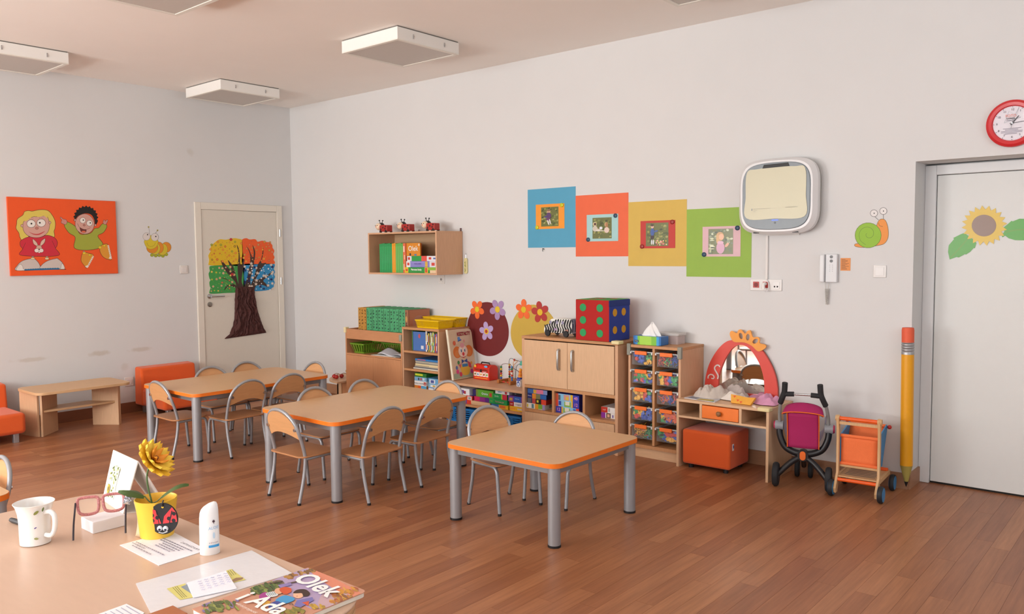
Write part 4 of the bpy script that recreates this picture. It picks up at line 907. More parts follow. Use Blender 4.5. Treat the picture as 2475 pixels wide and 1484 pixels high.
inner = smooth2(P2([(470, 1080), (500, 970), (560, 810), (630, 670), (720, 540), (810, 465), (905, 440), (1000, 460), (1100, 530), (1200, 660), (1290, 830), (1350, 1010), (1378, 1180), (1385, 1330)]), False, 4)
outer = [(outer[0][0]-.008, zb)]+outer+[(outer[-1][0]+.001, zb)]; inner = [(inner[0][0]-.004, zb+.02)]+inner+[(inner[-1][0], zb+.02)]
m = M(); prism_holes(m, [outer, inner[::-1]], -.034, -.016)
obj('frame', m, mat('#d94436', .4, var=.03), t)
obj('frame_back', M().prism(outer, -.016, -.008, 'y'), mat('#7a4a3a', .6), t)
obj('mirror_glass', M().prism(inner, -.022, -.016, 'y'), mat('#f2f5f2', .02, 1, var=0), t, fix=True)
crown = smooth2(P2([(800, 380), (730, 290), (710, 210), (745, 160), (845, 205), (880, 145), (935, 135), (1010, 215), (1060, 160), (1120, 155), (1165, 280), (1260, 280), (1305, 330), (1305, 405), (1400, 430), (1430, 475), (1380, 530), (1270, 565), (1150, 460), (1000, 390)]), True, 4)
holes = [[fm(cx+rx*cos(2*pi*i/14)*cos(R(ro))-ry*sin(2*pi*i/14)*sin(R(ro)), cy+rx*cos(2*pi*i/14)*sin(R(ro))+ry*sin(2*pi*i/14)*cos(R(ro))) for i in range(14)] for cx, cy, rx, ry, ro in ((930, 260, 38, 66, -15), (1068, 285, 38, 66, 8), (1215, 365, 62, 42, -35))]
m = M(); prism_holes(m, [crown]+holes, -.046, -.0345); obj('crown', m, mat('#ee9a2e', .4, var=.03), t)
A = Art(fm, lambda a, b, d: (a, -.0345-d, b)); A.line([(500, 880), (480, 850), (440, 845), (400, 880), (400, 930), (440, 1000), (465, 1060), (455, 1120)], 26, '#d8cfc8'); A.line([(265, 1110), (270, 1060), (310, 1030), (360, 1040), (385, 1080), (370, 1110), (330, 1105)], 22, '#d8cfc8'); A.build('scroll', t)
# ------------------------------------------------------------------ things on the right wall
def wall_print(name, label, cat, x0, x1, z0, z1, hexc, group=None, th=.0015, y=0):
    o = obj(name, M().box(0, x1-x0, -th, 0, 0, z1-z0), mat(hexc, .55, var=.05, scale=12), None); o.location = (x0, y-.0004, z0); return tag(o, label, cat, group)
PX = 3.423; PS = .504
pd = [('blue square poster with orange-mounted photo', '#4f9fc0', 2.045, '#f0982a', (1295, 493, 1364, 553), '#c9c818', 'purple'), ('orange-red square poster with pale blue mounted photo', '#e8653a', 1.968, '#a5cfd0', (1418, 518, 1494, 583), '#23435c', 'pair'),
      ('mustard square poster with red-mounted photo', '#d3b04e', 1.892, '#c2352c', (1548, 533, 1632, 600), '#9a2a26', 'blue'), ('green square poster with pink-mounted photo, partly behind the air purifier', '#8fb33e', 1.816, '#dcb6bc', (1698, 547, 1790, 620), '#23435c', 'pink')]
for i, (lab, col, zt, mc, (u0, v0, u1, v1), mag, kind) in enumerate(pd):
    wall_print('square_poster', lab, 'poster', PX+PS*i, PX+PS*(i+1), zt-.495, zt, col, 'square posters')
    a = at(u0, (v0*.7+v1*.3), 1, -.004); b = at(u1, (v0*.7+v1*.3), 1, -.004); c = at((u0+u1)/2, v0, 1, -.004); d = at((u0+u1)/2, v1, 1, -.004)
    w, h = b.x-a.x, c.z-d.z
    o = wall_print('mounted_photo', ['photo of a child in purple on an orange card', 'photo of two children at a garden table on a pale blue card', 'photo of a child in blue by flowers on a red card', 'photo of a child in a pink top on a pink card'][i], 'photo', a.x, b.x, d.z, c.z, mc, 'mounted photos', .001, -.0022)
    A = Art(lambda u, v: (w*u, h*v), lambda p, q, dd: (p, -.001-dd, q), rough=.3); q = random.Random(40+i)
    X0, X1, Y0, Y1 = (.19, .80, .1, .88) if i < 2 else (.16, .81, .08, .92)
    L = lambda u, v: (X0+(X1-X0)*u, Y0+(Y1-Y0)*v)
    A.rect(X0, Y0, X1, Y1, '#6a6f38')
    gs = ['#4d5a2a', '#7f8a45', '#97984e', '#3f4a26', '#a3a060', '#5d6a35'] if i != 3 else ['#5d6a4a', '#8a9478', '#c9cfae', '#454f3c', '#b4b88a', '#6d7a5a']
    for k in range(60):
        u, v = L(.05+.9*q.random(), .05+.9*q.random()); A.ell(u, v, .03+.02*q.random(), .025+.02*q.random(), gs[q.randrange(6)], q.random()*90, n=7)
    def E(u, v, ru, rv, c, rot=0): A.ell(*L(u, v), ru*(X1-X0), rv*(Y1-Y0), c, rot, n=14)
    if kind == 'purple':
        E(.45, .78, .10, .1, '#d0a98a'); E(.45, .83, .1, .06, '#8a6a50'); E(.45, .55, .14, .17, '#5a3a6a'); E(.3, .5, .12, .05, '#4a3a7a'); E(.42, .36, .12, .08, '#6a3a6a'); E(.42, .2, .04, .14, '#e6e0dc', 15); E(.52, .24, .035, .14, '#e6e0dc', 12)
    elif kind == 'pair':
        E(.13, .7, .1, .1, '#e8d8a8'); E(.14, .7, .07, .07, '#5a3a2a'); E(.14, .48, .13, .14, '#cfc6b4'); E(.3, .42, .12, .04, '#d8d0c4'); E(.45, .5, .08, .07, '#dfe4ee'); E(.72, .66, .09, .1, '#c89a70'); E(.76, .62, .06, .16, '#a8784a'); E(.75, .4, .13, .14, '#e0c8bc'); E(.4, .37, .25, .02, '#e6e0d6')
    elif kind == 'blue':
        for k in range(26): E(.45+.5*q.random(), .04+.2*q.random(), .03, .03, ['#d8b83a', '#e08a8a', '#e8e0a0', '#c04a4a'][q.randrange(4)])
        E(.3, .84, .07, .08, '#d8b09a'); E(.29, .9, .07, .05, '#4a3226'); E(.3, .6, .09, .17, '#3a5aa0'); E(.46, .64, .1, .04, '#47609a', 20); E(.29, .38, .08, .08, '#3a2430'); E(.27, .17, .03, .11, '#e4e6ea'); E(.35, .17, .03, .11, '#e4e6ea')
    else:
        E(.48, .7, .16, .18, '#c99a62'); E(.53, .68, .11, .12, '#e6b08a'); E(.38, .6, .06, .2, '#d2a468'); E(.5, .25, .17, .24, '#cf9ab4'); E(.5, .46, .13, .06, '#d8a8be'); E(.76, .36, .06, .1, '#e0a888', -30)
        for k in range(8): E(.12+.1*q.random(), .15+.5*q.random(), .1, .015, '#dfe3c2')
    A.build('picture', o)
    for s, (mu, mv) in enumerate(((.05, .07), (.92, .93))):
        mm = obj('round_magnet', M().lathe([(.017, 0), (.017, -.006), (.013, -.009)], 18, (0, 0, 0), 'y'), mat(mag, .4), None, smooth=True)
        mm.location = (a.x+w*mu, -.0045, d.z+h*mv); tag(mm, ('lower' if s == 0 else 'upper')+[' yellow magnet on the orange photo card', ' navy magnet on the pale blue photo card', ' dark red magnet on the red photo card', ' navy magnet on the pink photo card'][i], 'magnet', 'round magnets')
p = at(1315, 602, 1, 0); o = obj('wall_nail', M().cyl((0, 0, 0), (0, -.02, .004), .004, n=8).tube([(0, -.02, .004), (.002, -.022, -.02)], .003, 6), mat('#5a5a5a', .4, .8), None); o.location = p; tag(o, 'small nail in the wall under the blue poster', 'nail')
# painted ovals with paper flowers
def oval(label, cx, cz, rx, rz_, hexc):
    o = obj('painted_oval', M().prism([(rx*cos(2*pi*i/56), rz_*sin(2*pi*i/56)*(1+.05*sin(2*pi*i/56))) for i in range(56)], -.002, 0, 'y'), mat(hexc, .6, var=.07, scale=10), None); o.location = (cx, -.0005, cz); return tag(o, label, 'wall decoration', 'ovals on the wall')
oval('burgundy egg-shaped wall decoration above the low shelf', 2.945, .81, .252, .245, '#6e1517')
oval('mustard egg-shaped wall decoration half behind the tall cabinet', 3.482, .805, .262, .245, '#c9a843')
def wflower(label, cx, cz, r, hexc, mid, rot, core=None):
    t = thing('paper_flower', label, 'wall decoration', (cx, -.0028, cz), 0, 'paper flowers on the ovals')
    for k in range(5):
        a = R(rot+72*k); pm = M().prism([(.60*r*cos(a)+.40*r*cos(b)*cos(a)-.32*r*sin(b)*sin(a), .60*r*sin(a)+.40*r*cos(b)*sin(a)+.32*r*sin(b)*cos(a)) for b in [2*pi*i/18 for i in range(18)]], -.0015-.0002*k, 0, 'y')
        obj('petal', pm, mat(hexc, .4, var=.04), t)
    obj('centre', M().lathe([(.30*r, -.002), (.30*r, -.004), (.2*r, -.005)], 20, (0, 0, 0), 'y'), mat(mid, .5), t)
    if core: obj('core', M().lathe([(.18*r, -.005), (.18*r, -.006)], 16, (0, 0, 0), 'y'), mat(core, .5), t)
wflower('orange paper flower at the top left of the burgundy oval', 2.822, .997, .088, '#ee6a2c', '#d9c01e', 55)
wflower('lilac paper flower at the top right of the burgundy oval', 3.07, 1.005, .095, '#a98bb8', '#e0bf26', 50)
wflower('shiny lilac paper flower in the middle of the burgundy oval', 2.935, .802, .088, '#b9a2d0', '#e6c23a', 100, '#b0401e')
wflower('orange paper flower at the top left of the mustard oval', 3.372, 1.015, .092, '#ee6a2c', '#d9c01e', 90)
wflower('red paper flower at the top right of the mustard oval', 3.552, 1.0, .095, '#b2312c', '#e0b81e', 100)
# wall shelf with its things
t = thing('wall_shelf', 'open beech box shelf hung high on the wall', 'shelf', (1.71, 0, 1.315)); w = .938; f = -.338; h = .395
for z in (0, h-.016): obj('panel', M().box(0, w, f, -.004, z, z+.016), BEECH_X, t, bevel=.001)
for x in (0, w-.016): obj('side_panel', M().box(x, x+.016, f, -.004, .016, h-.016), BEECH, t, bevel=.001)
obj('back_panel', M().box(.016, w-.016, -.012, -.004, .016, h-.016), wood('#c7a480', 'x'), t)
for x in (.35, w-.03): obj('hanger', M().box(x, x+.022, -.006, -.002, h, h+.03).lathe([(.004, -.01), (.004, -.006)], 10, (x+.011, 0, h+.018), 'y'), CHROME, t)
fs = on_right(crop(800, 500, 1300, 820, 2319, 1484), -.30)
x0 = fs(545, 600)[0]; zf = 1.3312
for i in range(13):
    tk = .0255; c = ['#2f9a5a', '#e39a2e', '#62b05a'][0 if i < 7 else (1 if i < 9 else 2)]
    item('workbook', ('green workbook, number %s from the left in the wall shelf' % ['one', 'two', 'three', 'four', 'five', 'six', 'seven'][i]) if i < 7 else (['left orange workbook between the green ones in the wall shelf', 'right orange workbook between the green ones in the wall shelf'][i-7] if i < 9 else 'light green workbook, %s after the orange ones in the wall shelf' % ['first', 'second', 'third', 'fourth'][i-9]), 'book', x0+i*tk+.0006, x0+(i+1)*tk-.0006, -.30, -.09, zf, zf+.272+.003*((i*7) % 3), c, 'workbooks in the wall shelf', rough=.25, prints=[(.2, .8, .1, .9, {'#2f9a5a': '#36a864', '#e39a2e': '#eaa53a', '#62b05a': '#74bd66'}[c])])
x1 = x0+13*.0255
item('workbook', 'coral patterned workbook spine beside the light green ones', 'book', x1+.001, x1+.036, -.30, -.09, zf, zf+.275, '#e0714a', 'workbooks in the wall shelf', prints=[(.2, .5, .1, .3, '#f0d8c0'), (.4, .8, .45, .6, '#f0c0a0'), (.2, .6, .7, .9, '#f4e0d0')])
o = item('picture_book', 'orange book reading Olek standing on the game boxes in the wall shelf', 'book', x1+.039, x1+.225, -.292, -.280, zf+.1556, zf+.275, '#d98a28', words=[('Olek', .5, .56, .55, '#f2efe6', .0006)])
A = Art(ID, lambda p, q, d: (p, -.0062-d, q)); A.ell(-.04, .014, .012, .013, '#3a3a44'); A.ell(.03, .01, .018, .009, '#5a7a9a'); A.ell(.078, .102, .010, .011, '#e8d8c8'); A.build('cover_print', o)
GB = 'game boxes in the wall shelf'
xa, xb = x1+.045, 2.625
item('board_game', 'green and yellow game box reading Pierwsze liczby', 'board game', xa-.01, xb, -.31, -.12, zf, zf+.052, '#2f9444', GB, [(0, .11, 0, 1, '#e0c22e'), (.03, .09, .3, .7, '#d04a3a'), (.62, .72, 0, 1, '#e0c22e'), (.63, .70, .1, .9, '#c8503c'), (.72, 1, .5, 1, '#8ab83a'), (.78, 1, 0, .5, '#e2c8a4')], words=[('Pierwsze liczby', .365, .58, .44, '#f4f4e8', .0008)])
item('board_game', 'lilac game box in the middle of the wall shelf pile', 'board game', xa, xb, -.30, -.12, zf+.0525, zf+.108, '#8a86c8', GB, [(0, 1, 0, .04, '#6a66a8'), (.15, .58, .8, .86, '#a8a4dc'), (0, .13, 0, 1, '#e8e6ea'), (.03, .10, .3, .75, '#d24a3e'), (.6, .68, .05, .95, '#d8b04a'), (.74, 1, 0, 1, '#dcdce2'), (.8, .9, .25, .75, '#d24a3e')], words=[('MAŁE LITERKI', .37, .55, .28, '#5a3a9a')])
item('board_game', 'white, green and red game box on top of the wall shelf pile', 'board game', xa+.005, xb, -.295, -.12, zf+.1085, zf+.155, '#e4e4ea', GB, [(.15, .47, 0, 1, '#2f9a4a'), (.47, .64, 0, 1, '#e2544a'), (.03, .1, .25, .75, '#d24a3e'), (.7, .78, .3, .75, '#d24a3e'), (.84, 1, .35, .65, '#4a6ab0')])
def ladybird(label, x):
    t = thing('toy_ladybird', label, 'toy', (x, -.20, 1.7105), 0, 'toy ladybirds')
    obj('body', M().prism(smooth2([(-.02, .012), (-.02, .06), (-.01, .075), (.075, .075), (.088, .065), (.088, .012)], False, 3), -.035, .035, 'y'), mat('#a82620', .35), t, bevel=.008, seg=3)
    for a, b in ((.0, .035), (.03, .05), (.06, .04), (.072, .062)): obj('spot', M().lathe([(.008, 0), (.008, -.001)], 12, (a, -.0352, b), 'y'), BLACK, t)
    obj('head', M().sphere((-.050, -.016, .062), .034, 14, 10), mat('#f0d6b8', .5), t, smooth=True)
    obj('hood', M().sphere((-.043, .010, .069), .033, 14, 10), BLACK, t, smooth=True)
    for s in (-1, 1):
        obj('antenna', M().tube([(-.035, s*.014, .095), (-.035, s*.02, .118)], .003, 6).sphere((-.035, s*.021, .121), .007, 8, 6), BLACK, t, smooth=True)
        obj('eye', M().sphere((-.052+.012*s, -.047, .072), .0042, 8, 6), BLACK, t, smooth=True)
    obj('nose', M().sphere((-.053, -.050, .060), .005, 8, 6), mat('#d8705a', .5), t, smooth=True)
    for a in (-.005, .072):
        for s in (-1, 1): obj('wheel', M().lathe([(.014, -.005), (.014, .005)], 14, (a, s*.032, .0142), 'y'), BLACK, t, smooth=True)
zt = -.20
for u, lab in ((927, 'left toy ladybird on the wall shelf'), (980, 'middle toy ladybird on the wall shelf'), (1040, 'right toy ladybird on the wall shelf')): ladybird(lab, at(u, 550, 1, -.20).x)
t = thing('wall_thermometer', 'pale yellow hanging thermometer beside the wall shelf', 'thermometer', (2.69, -.006, 1.32))
obj('board', M().prism(rrect(-.022, .022, 0, .145, .02), -.005, 0, 'y'), mat('#e0d8a0', .5), t); obj('hook', M().tube([(0, 0, .145), (0, 0, .175), (.004, -.004, .185)], .0025, 6), CHROME, t)
A = Art(ID, lambda p, q, d: (p, -.0052-d, q)); A.rect(.004, .03, .008, .12, '#b8b08a'); q = random.Random(3)
for k in range(14): A.ell(-.01+.01*q.random(), .02+.1*q.random(), .005, .004, '#8a9a3a', n=7)
A.build('scale_print', t)
def plate(name, label, cat, x, z, w_, h_, parts, y=0):
    t = thing(name, label, cat, (x, y, z)); obj('plate', M().box(-w_/2, w_/2, -.008, 0, -h_/2, h_/2), mat('#e2dfdc', .4, var=.01), t, bevel=.003)
    for nm, a, b, c, d, hx in parts: obj(nm, M().box(a, b, -.011, -.007, c, d), mat(hx, .4, var=.02), t, bevel=.001)
    return t
t = plate('wall_socket', 'white wall socket under the wall shelf', 'socket', 2.37, 1.262, .08, .08, [('insert', -.028, .028, -.028, .028, '#dcd8d4')]); obj('pin_hole', M().cyl((0, -.0115, .002), (0, -.0125, .002), .012, n=14), mat('#8a8682', .5), t)
t = plate('socket_strip', 'white strip with two red sockets and a data outlet under the air purifier', 'socket', 5.549, 1.27, .228, .08, [('red_socket', -.091, -.048, -.02, .022, '#b5281e'), ('red_socket', -.021, .022, -.02, .022, '#b5281e'), ('data_outlet', .052, .098, -.026, .022, '#e8e6e4'), ('jack', .058, .070, -.016, -.004, '#4a4a4e'), ('jack', .078, .090, -.016, -.004, '#4a4a4e')])
obj('socket_recess', M().cyl((-.07, -.0112, .001), (-.07, -.0122, .001), .015, n=16), mat('#7d1a14', .5), t)
obj('cable_plug', M().tube(smooth2([(0, -.045, -.028), (-.002, -.045, -.005), (.0, -.04, .008), (0, -.012, .008)], False, 4), .011, 10), WHITE, t, smooth=True)
obj('power_cord', M().tube(smooth2([(.0, -.045, -.03), (.012, -.04, -.045), (.026, -.03, -.03), (.024, -.02, .01), (.008, -.014, .04)], False, 5), .003, 6), mat('#dcdada', .4), t, smooth=True)
t = thing('cable_duct', 'thin white cable duct from the air purifier down to the sockets', 'cable duct', (5.555, 0, 1.31))
obj('duct', M().box(-.008, .008, -.014, 0, 0, .30).box(-.008, .225, -.014, 0, .30, .316), mat('#dedad6', .5, var=.01), t, bevel=.001)
t = plate('light_switch', 'white light switch beside the niche door', 'switch', 6.296, 1.37, .078, .078, [('rocker', -.026, .026, -.026, .026, '#e6e4e2')])
# intercom handset
t = thing('intercom_phone', 'white wall intercom handset with curly cord, left of the orange note', 'intercom', (5.984, 0, 1.388))
obj('base', M().box(-.022, .054, -.03, 0, -.092, .094), mat('#d9dadc', .4, var=.01), t, bevel=.005); obj('handset', M().prism([(-.054, -.09), (-.024, -.092), (-.024, .092), (-.054, .088)], -.05, -.004, 'y'), mat('#dfe0e1', .4, var=.01), t, bevel=.006, seg=3)
for z in (.075, .048): obj('button', M().cyl((.017, -.030, z), (.017, -.033, z), .010, n=16), mat('#77797b', .5), t)
for k in range(8): obj('speaker_hole', M().box(.006+.017*(k % 2), .010+.017*(k % 2), -.031, -.0295, -.02+.013*(k//2), -.016+.013*(k//2)), mat('#a9abad', .6), t)
cc = M()
for s in (-1, 1):
    cc.tube([(-.012+s*.013, -.02, -.09), (-.012+s*.008, -.02, -.135)], .002, 6)
    cc.tube([(-.012+s*.007*(1-k/110)+.006*cos(k*1.1), -.02+.006*sin(k*1.1), -.135-.105*k/110) for k in range(110)], .0018, 5)
obj('curly_cord', cc, mat('#c9c6bf', .5), t, smooth=True)
o = wall_print('sticky_note', 'small orange note with typed lines beside the intercom', 'note', 6.051, 6.114, 1.373, 1.455, '#e2904a')
A = Art(ID, lambda p, q, d: (p, -.0016-d, q)); q = random.Random(9)
for k in range(11): A.rect(.006, .008+.0063*k, .03+.026*q.random(), .0105+.0063*k, '#8a5530')
A.build('typed_lines', o)
# air purifier
t = thing('air_purifier', 'white rounded wall air purifier with grey bezel and pale mirrored front', 'air purifier', (5.655, 0, 1.872))
def oct_(a, b, c, bow=.015): 
    base = [(-a+c, -b), (0, -b-bow), (a-c, -b), (a, -b+c), (a+bow*.6, 0), (a, b-c), (a-c, b), (0, b+bow), (-a+c, b), (-a, b-c), (-a-bow*.6, 0), (-a, -b+c)]
    return smooth2(base, True, 5)
L1 = oct_(.262, .238, .075); L2 = oct_(.262, .238, .075); L3 = oct_(.232, .215, .07)
def loft(m, loops):
    n = len(loops[0][0])
    for (la, ya), (lb, yb) in zip(loops, loops[1:]):
        m.add([(p[0], ya, p[1]) for p in la]+[(p[0], yb, p[1]) for p in lb], [(i, (i+1) % n, n+(i+1) % n, n+i) for i in range(n)])
    m.add([(p[0], loops[-1][1], p[1]) for p in loops[-1][0]], [tuple(range(n))]); m.add([(p[0], loops[0][1], p[1]) for p in loops[0][0]], [tuple(range(n))]); return m
obj('rear_housing', loft(M(), [(oct_(.255, .232, .075), -.002), (oct_(.258, .236, .075), -.045)]), mat('#a8a69f', .5), t, smooth=True)
obj('housing', loft(M(), [(oct_(.262, .24, .075), -.045), (oct_(.262, .24, .075), -.085), (oct_(.238, .222, .07), -.115)]), mat('#dddbdb', .3, var=.01), t, smooth=True)
obj('bezel', loft(M(), [(oct_(.228, .212, .068), -.112), (oct_(.222, .206, .066), -.121)]), mat('#7d868c', .35), t, smooth=True)
pan = smooth2([(-.20, -.142), (0, -.15), (.20, -.142), (.207, 0), (.20, .172), (.13, .188), (0, .192), (-.13, .186), (-.20, .165), (-.207, 0)], True, 6)
obj('front_panel', loft(M(), [(pan, -.115), (pan, -.1245)]), mat('#b9b39c', .40, .2, var=.01, spec=.3), t, smooth=True)
obj('vent', M().prism([(-.09, .188), (.095, .192), (.085, .216), (-.08, .212)], -.1255, -.10, 'y'), BLACK, t)
obj('status_light', M().lathe([(.007, -.1215), (.007, -.1225)], 14, (.0, 0, -.178), 'y'), mat('#101018', .3), t)
obj('status_glow', M().box(-.022, .022, -.1220, -.1210, -.163, -.158), mat('#3a55ff', .4, emit=2.5), t)
A = Art(ID, lambda p, q, d: (p, -.1246-d, q)); A.rect(-.165, -.092, -.158, -.078, '#9aa0a4')
for k in range(3): A.rect(-.15, -.082-.009*k, (-.03, -.125, -.135)[k], -.0795-.009*k, '#a8a594')
A.build('small_print', t); text('AeraMax PRO', .014, front(.11, -.1256, -.078), '#bdbaa8', t)
for x in (-.14, .13): obj('foot_slot', M().box(x-.02, x+.02, -.10, -.08, -.246, -.238), BLACK, t)
# clock
t = thing('wall_clock', 'round red-rimmed wall clock above the niche door', 'clock', (7.0, 0, 2.219))
obj('rim', M().lathe([(.128, -.004), (.134, -.012), (.132, -.026), (.118, -.036), (.102, -.034), (.096, -.024)], 48, (0, 0, 0), 'y'), mat('#cf2f33', .3, var=.02), t, smooth=True)
obj('face', M().lathe([(.1, -.006), (.1, -.016)], 48, (0, 0, 0), 'y'), mat('#e4dfe6', .5, var=.01), t)
A = Art(ID, lambda p, q, d: (p, -.0345-d, q)); A = Art(ID, lambda p, q, d: (p, -.0245-d, q))
obj('dial', M().lathe([(.0985, -.02), (.0985, -.0245)], 48, (0, 0, 0), 'y'), mat('#e4dfe6', .5, var=.01), t)
for k in range(60):
    a = R(90-6*k); r = .092
    if k % 5 == 0: A.ell(r*cos(a), r*sin(a), .0022, .0022, '#3a3440', n=8)
    else: A.ell(r*cos(a), r*sin(a), .0011, .0011, '#b8a8b4', n=6)
for pts in (((-.04, .005), (-.018, .07), (.02, .04), (.03, .085), (.0, .02), (.04, .03), (-.04, .005)),): A.line(list(pts), .0015, '#aab4bc', smooth=False)
for k, (a, b) in enumerate(((-.045, .045), (-.035, .03), (-.055, .052), (-.055, .05), (-.035, .025))): A.rect(a, -.03-.0075*k, b, -.027-.0075*k, '#8a8290')
A.rect(-.03, .015, .012, .018, '#6a6470'); A.build('dial_marks', t)
for k in range(1, 13): a = R(90-30*k); text(str(k), .017, front(.077*cos(a), -.0275, .077*sin(a)), '#4a4450', t, 'numeral')
text('FOTO', .022, front(-.008, -.0277, .042), '#e8806a', t, sx=.9); text('EXPRESS', .011, front(-.008, -.0277, .027), '#3a3640', t, bold=.0003)
def hand(a, l, w_, nm, y, tail=.012):
    dx, dz = sin(R(a)), cos(R(a)); obj(nm, M().prism([(-dx*tail-dz*w_, -dz*tail+dx*w_), (-dx*tail+dz*w_, -dz*tail-dx*w_), (dx*l+dz*w_*.6, dz*l-dx*w_*.6), (dx*l-dz*w_*.6, dz*l+dx*w_*.6)], y-.001, y, 'y'), mat('#2a2830', .4), t)
hand(38, .05, .0028, 'hour_hand', -.029); hand(84, .078, .0018, 'minute_hand', -.031); hand(190, .03, .001, 'second_hand', -.033)
obj('hub', M().cyl((0, -.027, 0), (0, -.035, 0), .004, n=12), CHROME, t)
# snail sticker
f7 = on_right(crop(1940, 220, 2475, 720, 1588, 1484)); 
def sticker(name, label, cat): return thing(name, label, cat)
t = sticker('snail_sticker', 'green and orange snail sticker above the light switch by the niche door', 'wall sticker')
A = Art(f7, RIGHT3, .0008)
A.poly([(385, 1095), (440, 1095), (520, 1090), (525, 1000), (540, 940), (565, 918), (595, 930), (613, 985), (613, 1050), (585, 1095), (530, 1110), (450, 1122), (390, 1118), (372, 1107)], '#e8923c', True, '#6a5a3a', 3)
A.ell(470, 1035, 94, 90, '#8fbc2c', line='#5a6a2a', lw=3)
sp = [(470+(12+5.6*k)*cos(R(200-38*k))*.95, 1025+(12+5.6*k)*sin(R(200-38*k))*.95+k*.4) for k in range(0, 13)]
A.line(sp, 3, '#6a8a2a'); A.line([(545, 945), (552, 965), (575, 972)], 3, '#8a5a2a')
for cx, cy, bx, by in ((512, 877, 545, 925), (579, 861, 580, 918)): A.line([(cx, cy+20), (bx, by)], 3, '#5a5a5a', smooth=False); A.ell(cx, cy, 26, 25, '#e4e0de', line='#5a5a5a', lw=3); A.ell(cx+1, cy, 4, 5, '#1a1a1a', n=8)
o = A.build('print', t)
# sunflower on door_2
f8 = on_right(crop(2270, 480, 2475, 640, 1901, 1484), ND-.012)
t = sticker('sunflower_cutout', 'laminated paper sunflower with two leaves on the niche door', 'wall decoration')
D8 = lambda a, b, d: (a, ND-.012-d, b)
def leaf(pts, vein):
    A = Art(f8, D8, .0004, rough=.32); A.poly(pts, '#4fa02e', False); A.line(vein, 30, '#5f9a2a'); A.build('leaf', t)
leaf([(235, 1365), (200, 1200), (210, 1080), (220, 1040), (330, 910), (320, 880), (480, 800), (560, 770), (650, 830), (800, 940), (835, 1000), (800, 1110), (770, 1110), (700, 1190), (600, 1255), (580, 1245), (440, 1320), (390, 1310)], [(260, 1320), (420, 1150), (640, 900)])
leaf([(1400, 830), (1460, 740), (1450, 640), (1540, 570), (1620, 500), (1650, 510), (1800, 450), (2050, 460), (2280, 560), (2400, 700), (2300, 860), (2050, 930), (1850, 935), (1700, 930), (1560, 890), (1480, 830), (1420, 870)], [(1480, 760), (1750, 700), (2200, 690)])
A = Art(f8, D8, .0016, rough=.32)
pts = []
for k in range(20):
    a = R(-96+18*k); b = R(-87+18*k)
    pts += [(1015+515*cos(a), 605+455*sin(a)), (1015+405*cos(b), 605+360*sin(b))]
A.poly(pts, '#d9b42a'); A.ell(1005, 605, 275, 243, '#8a6450', n=32); A.build('flower_head', t)
A = Art(f8, D8, .003, rough=.3); A.ell(1005, 605, 272, 240, '#836350', n=32); A.build('seed_disc', t)
# giant pencil
t = thing('giant_pencil', 'giant wooden pencil hung on the wall corner beside the niche', 'wall decoration', (6.497, -.052, 0), 0)
t.rotation_euler = (0, R(-.6), 0); t.location = (6.492, -.05, .03)
r = .0365; hexp = lambda rr: [(rr*cos(R(a)), rr*sin(R(a))) for a in range(0, 360, 20)]
obj('shaft', M().lathe([(r, .135), (r, .83)], 28), mat('#e6a010', .4, var=.04), t, smooth=True); obj('sharpened_wood', M().lathe([(.012, .032), (r, .135)], 28), mat('#a99a50', .5, var=.04), t, smooth=True)
obj('lead', M().lathe([(.002, -.0), (.0125, .033)], 20), BLACK, t, smooth=True); obj('eraser', M().lathe([(r*.97, .905), (r*.98, .98), (r*.9, .995)], 28), mat('#e4603e', .6), t, smooth=True)
pf = [(r*1.02, .83)]
for k in range(4): pf += [(r*1.02, .845+.016*k), (r*.93, .850+.016*k), (r*1.02, .855+.016*k)]
obj('ferrule', M().lathe(pf+[(r*1.02, .905)], 28), mat('#a9a9ab', .4, .7), t, smooth=True)
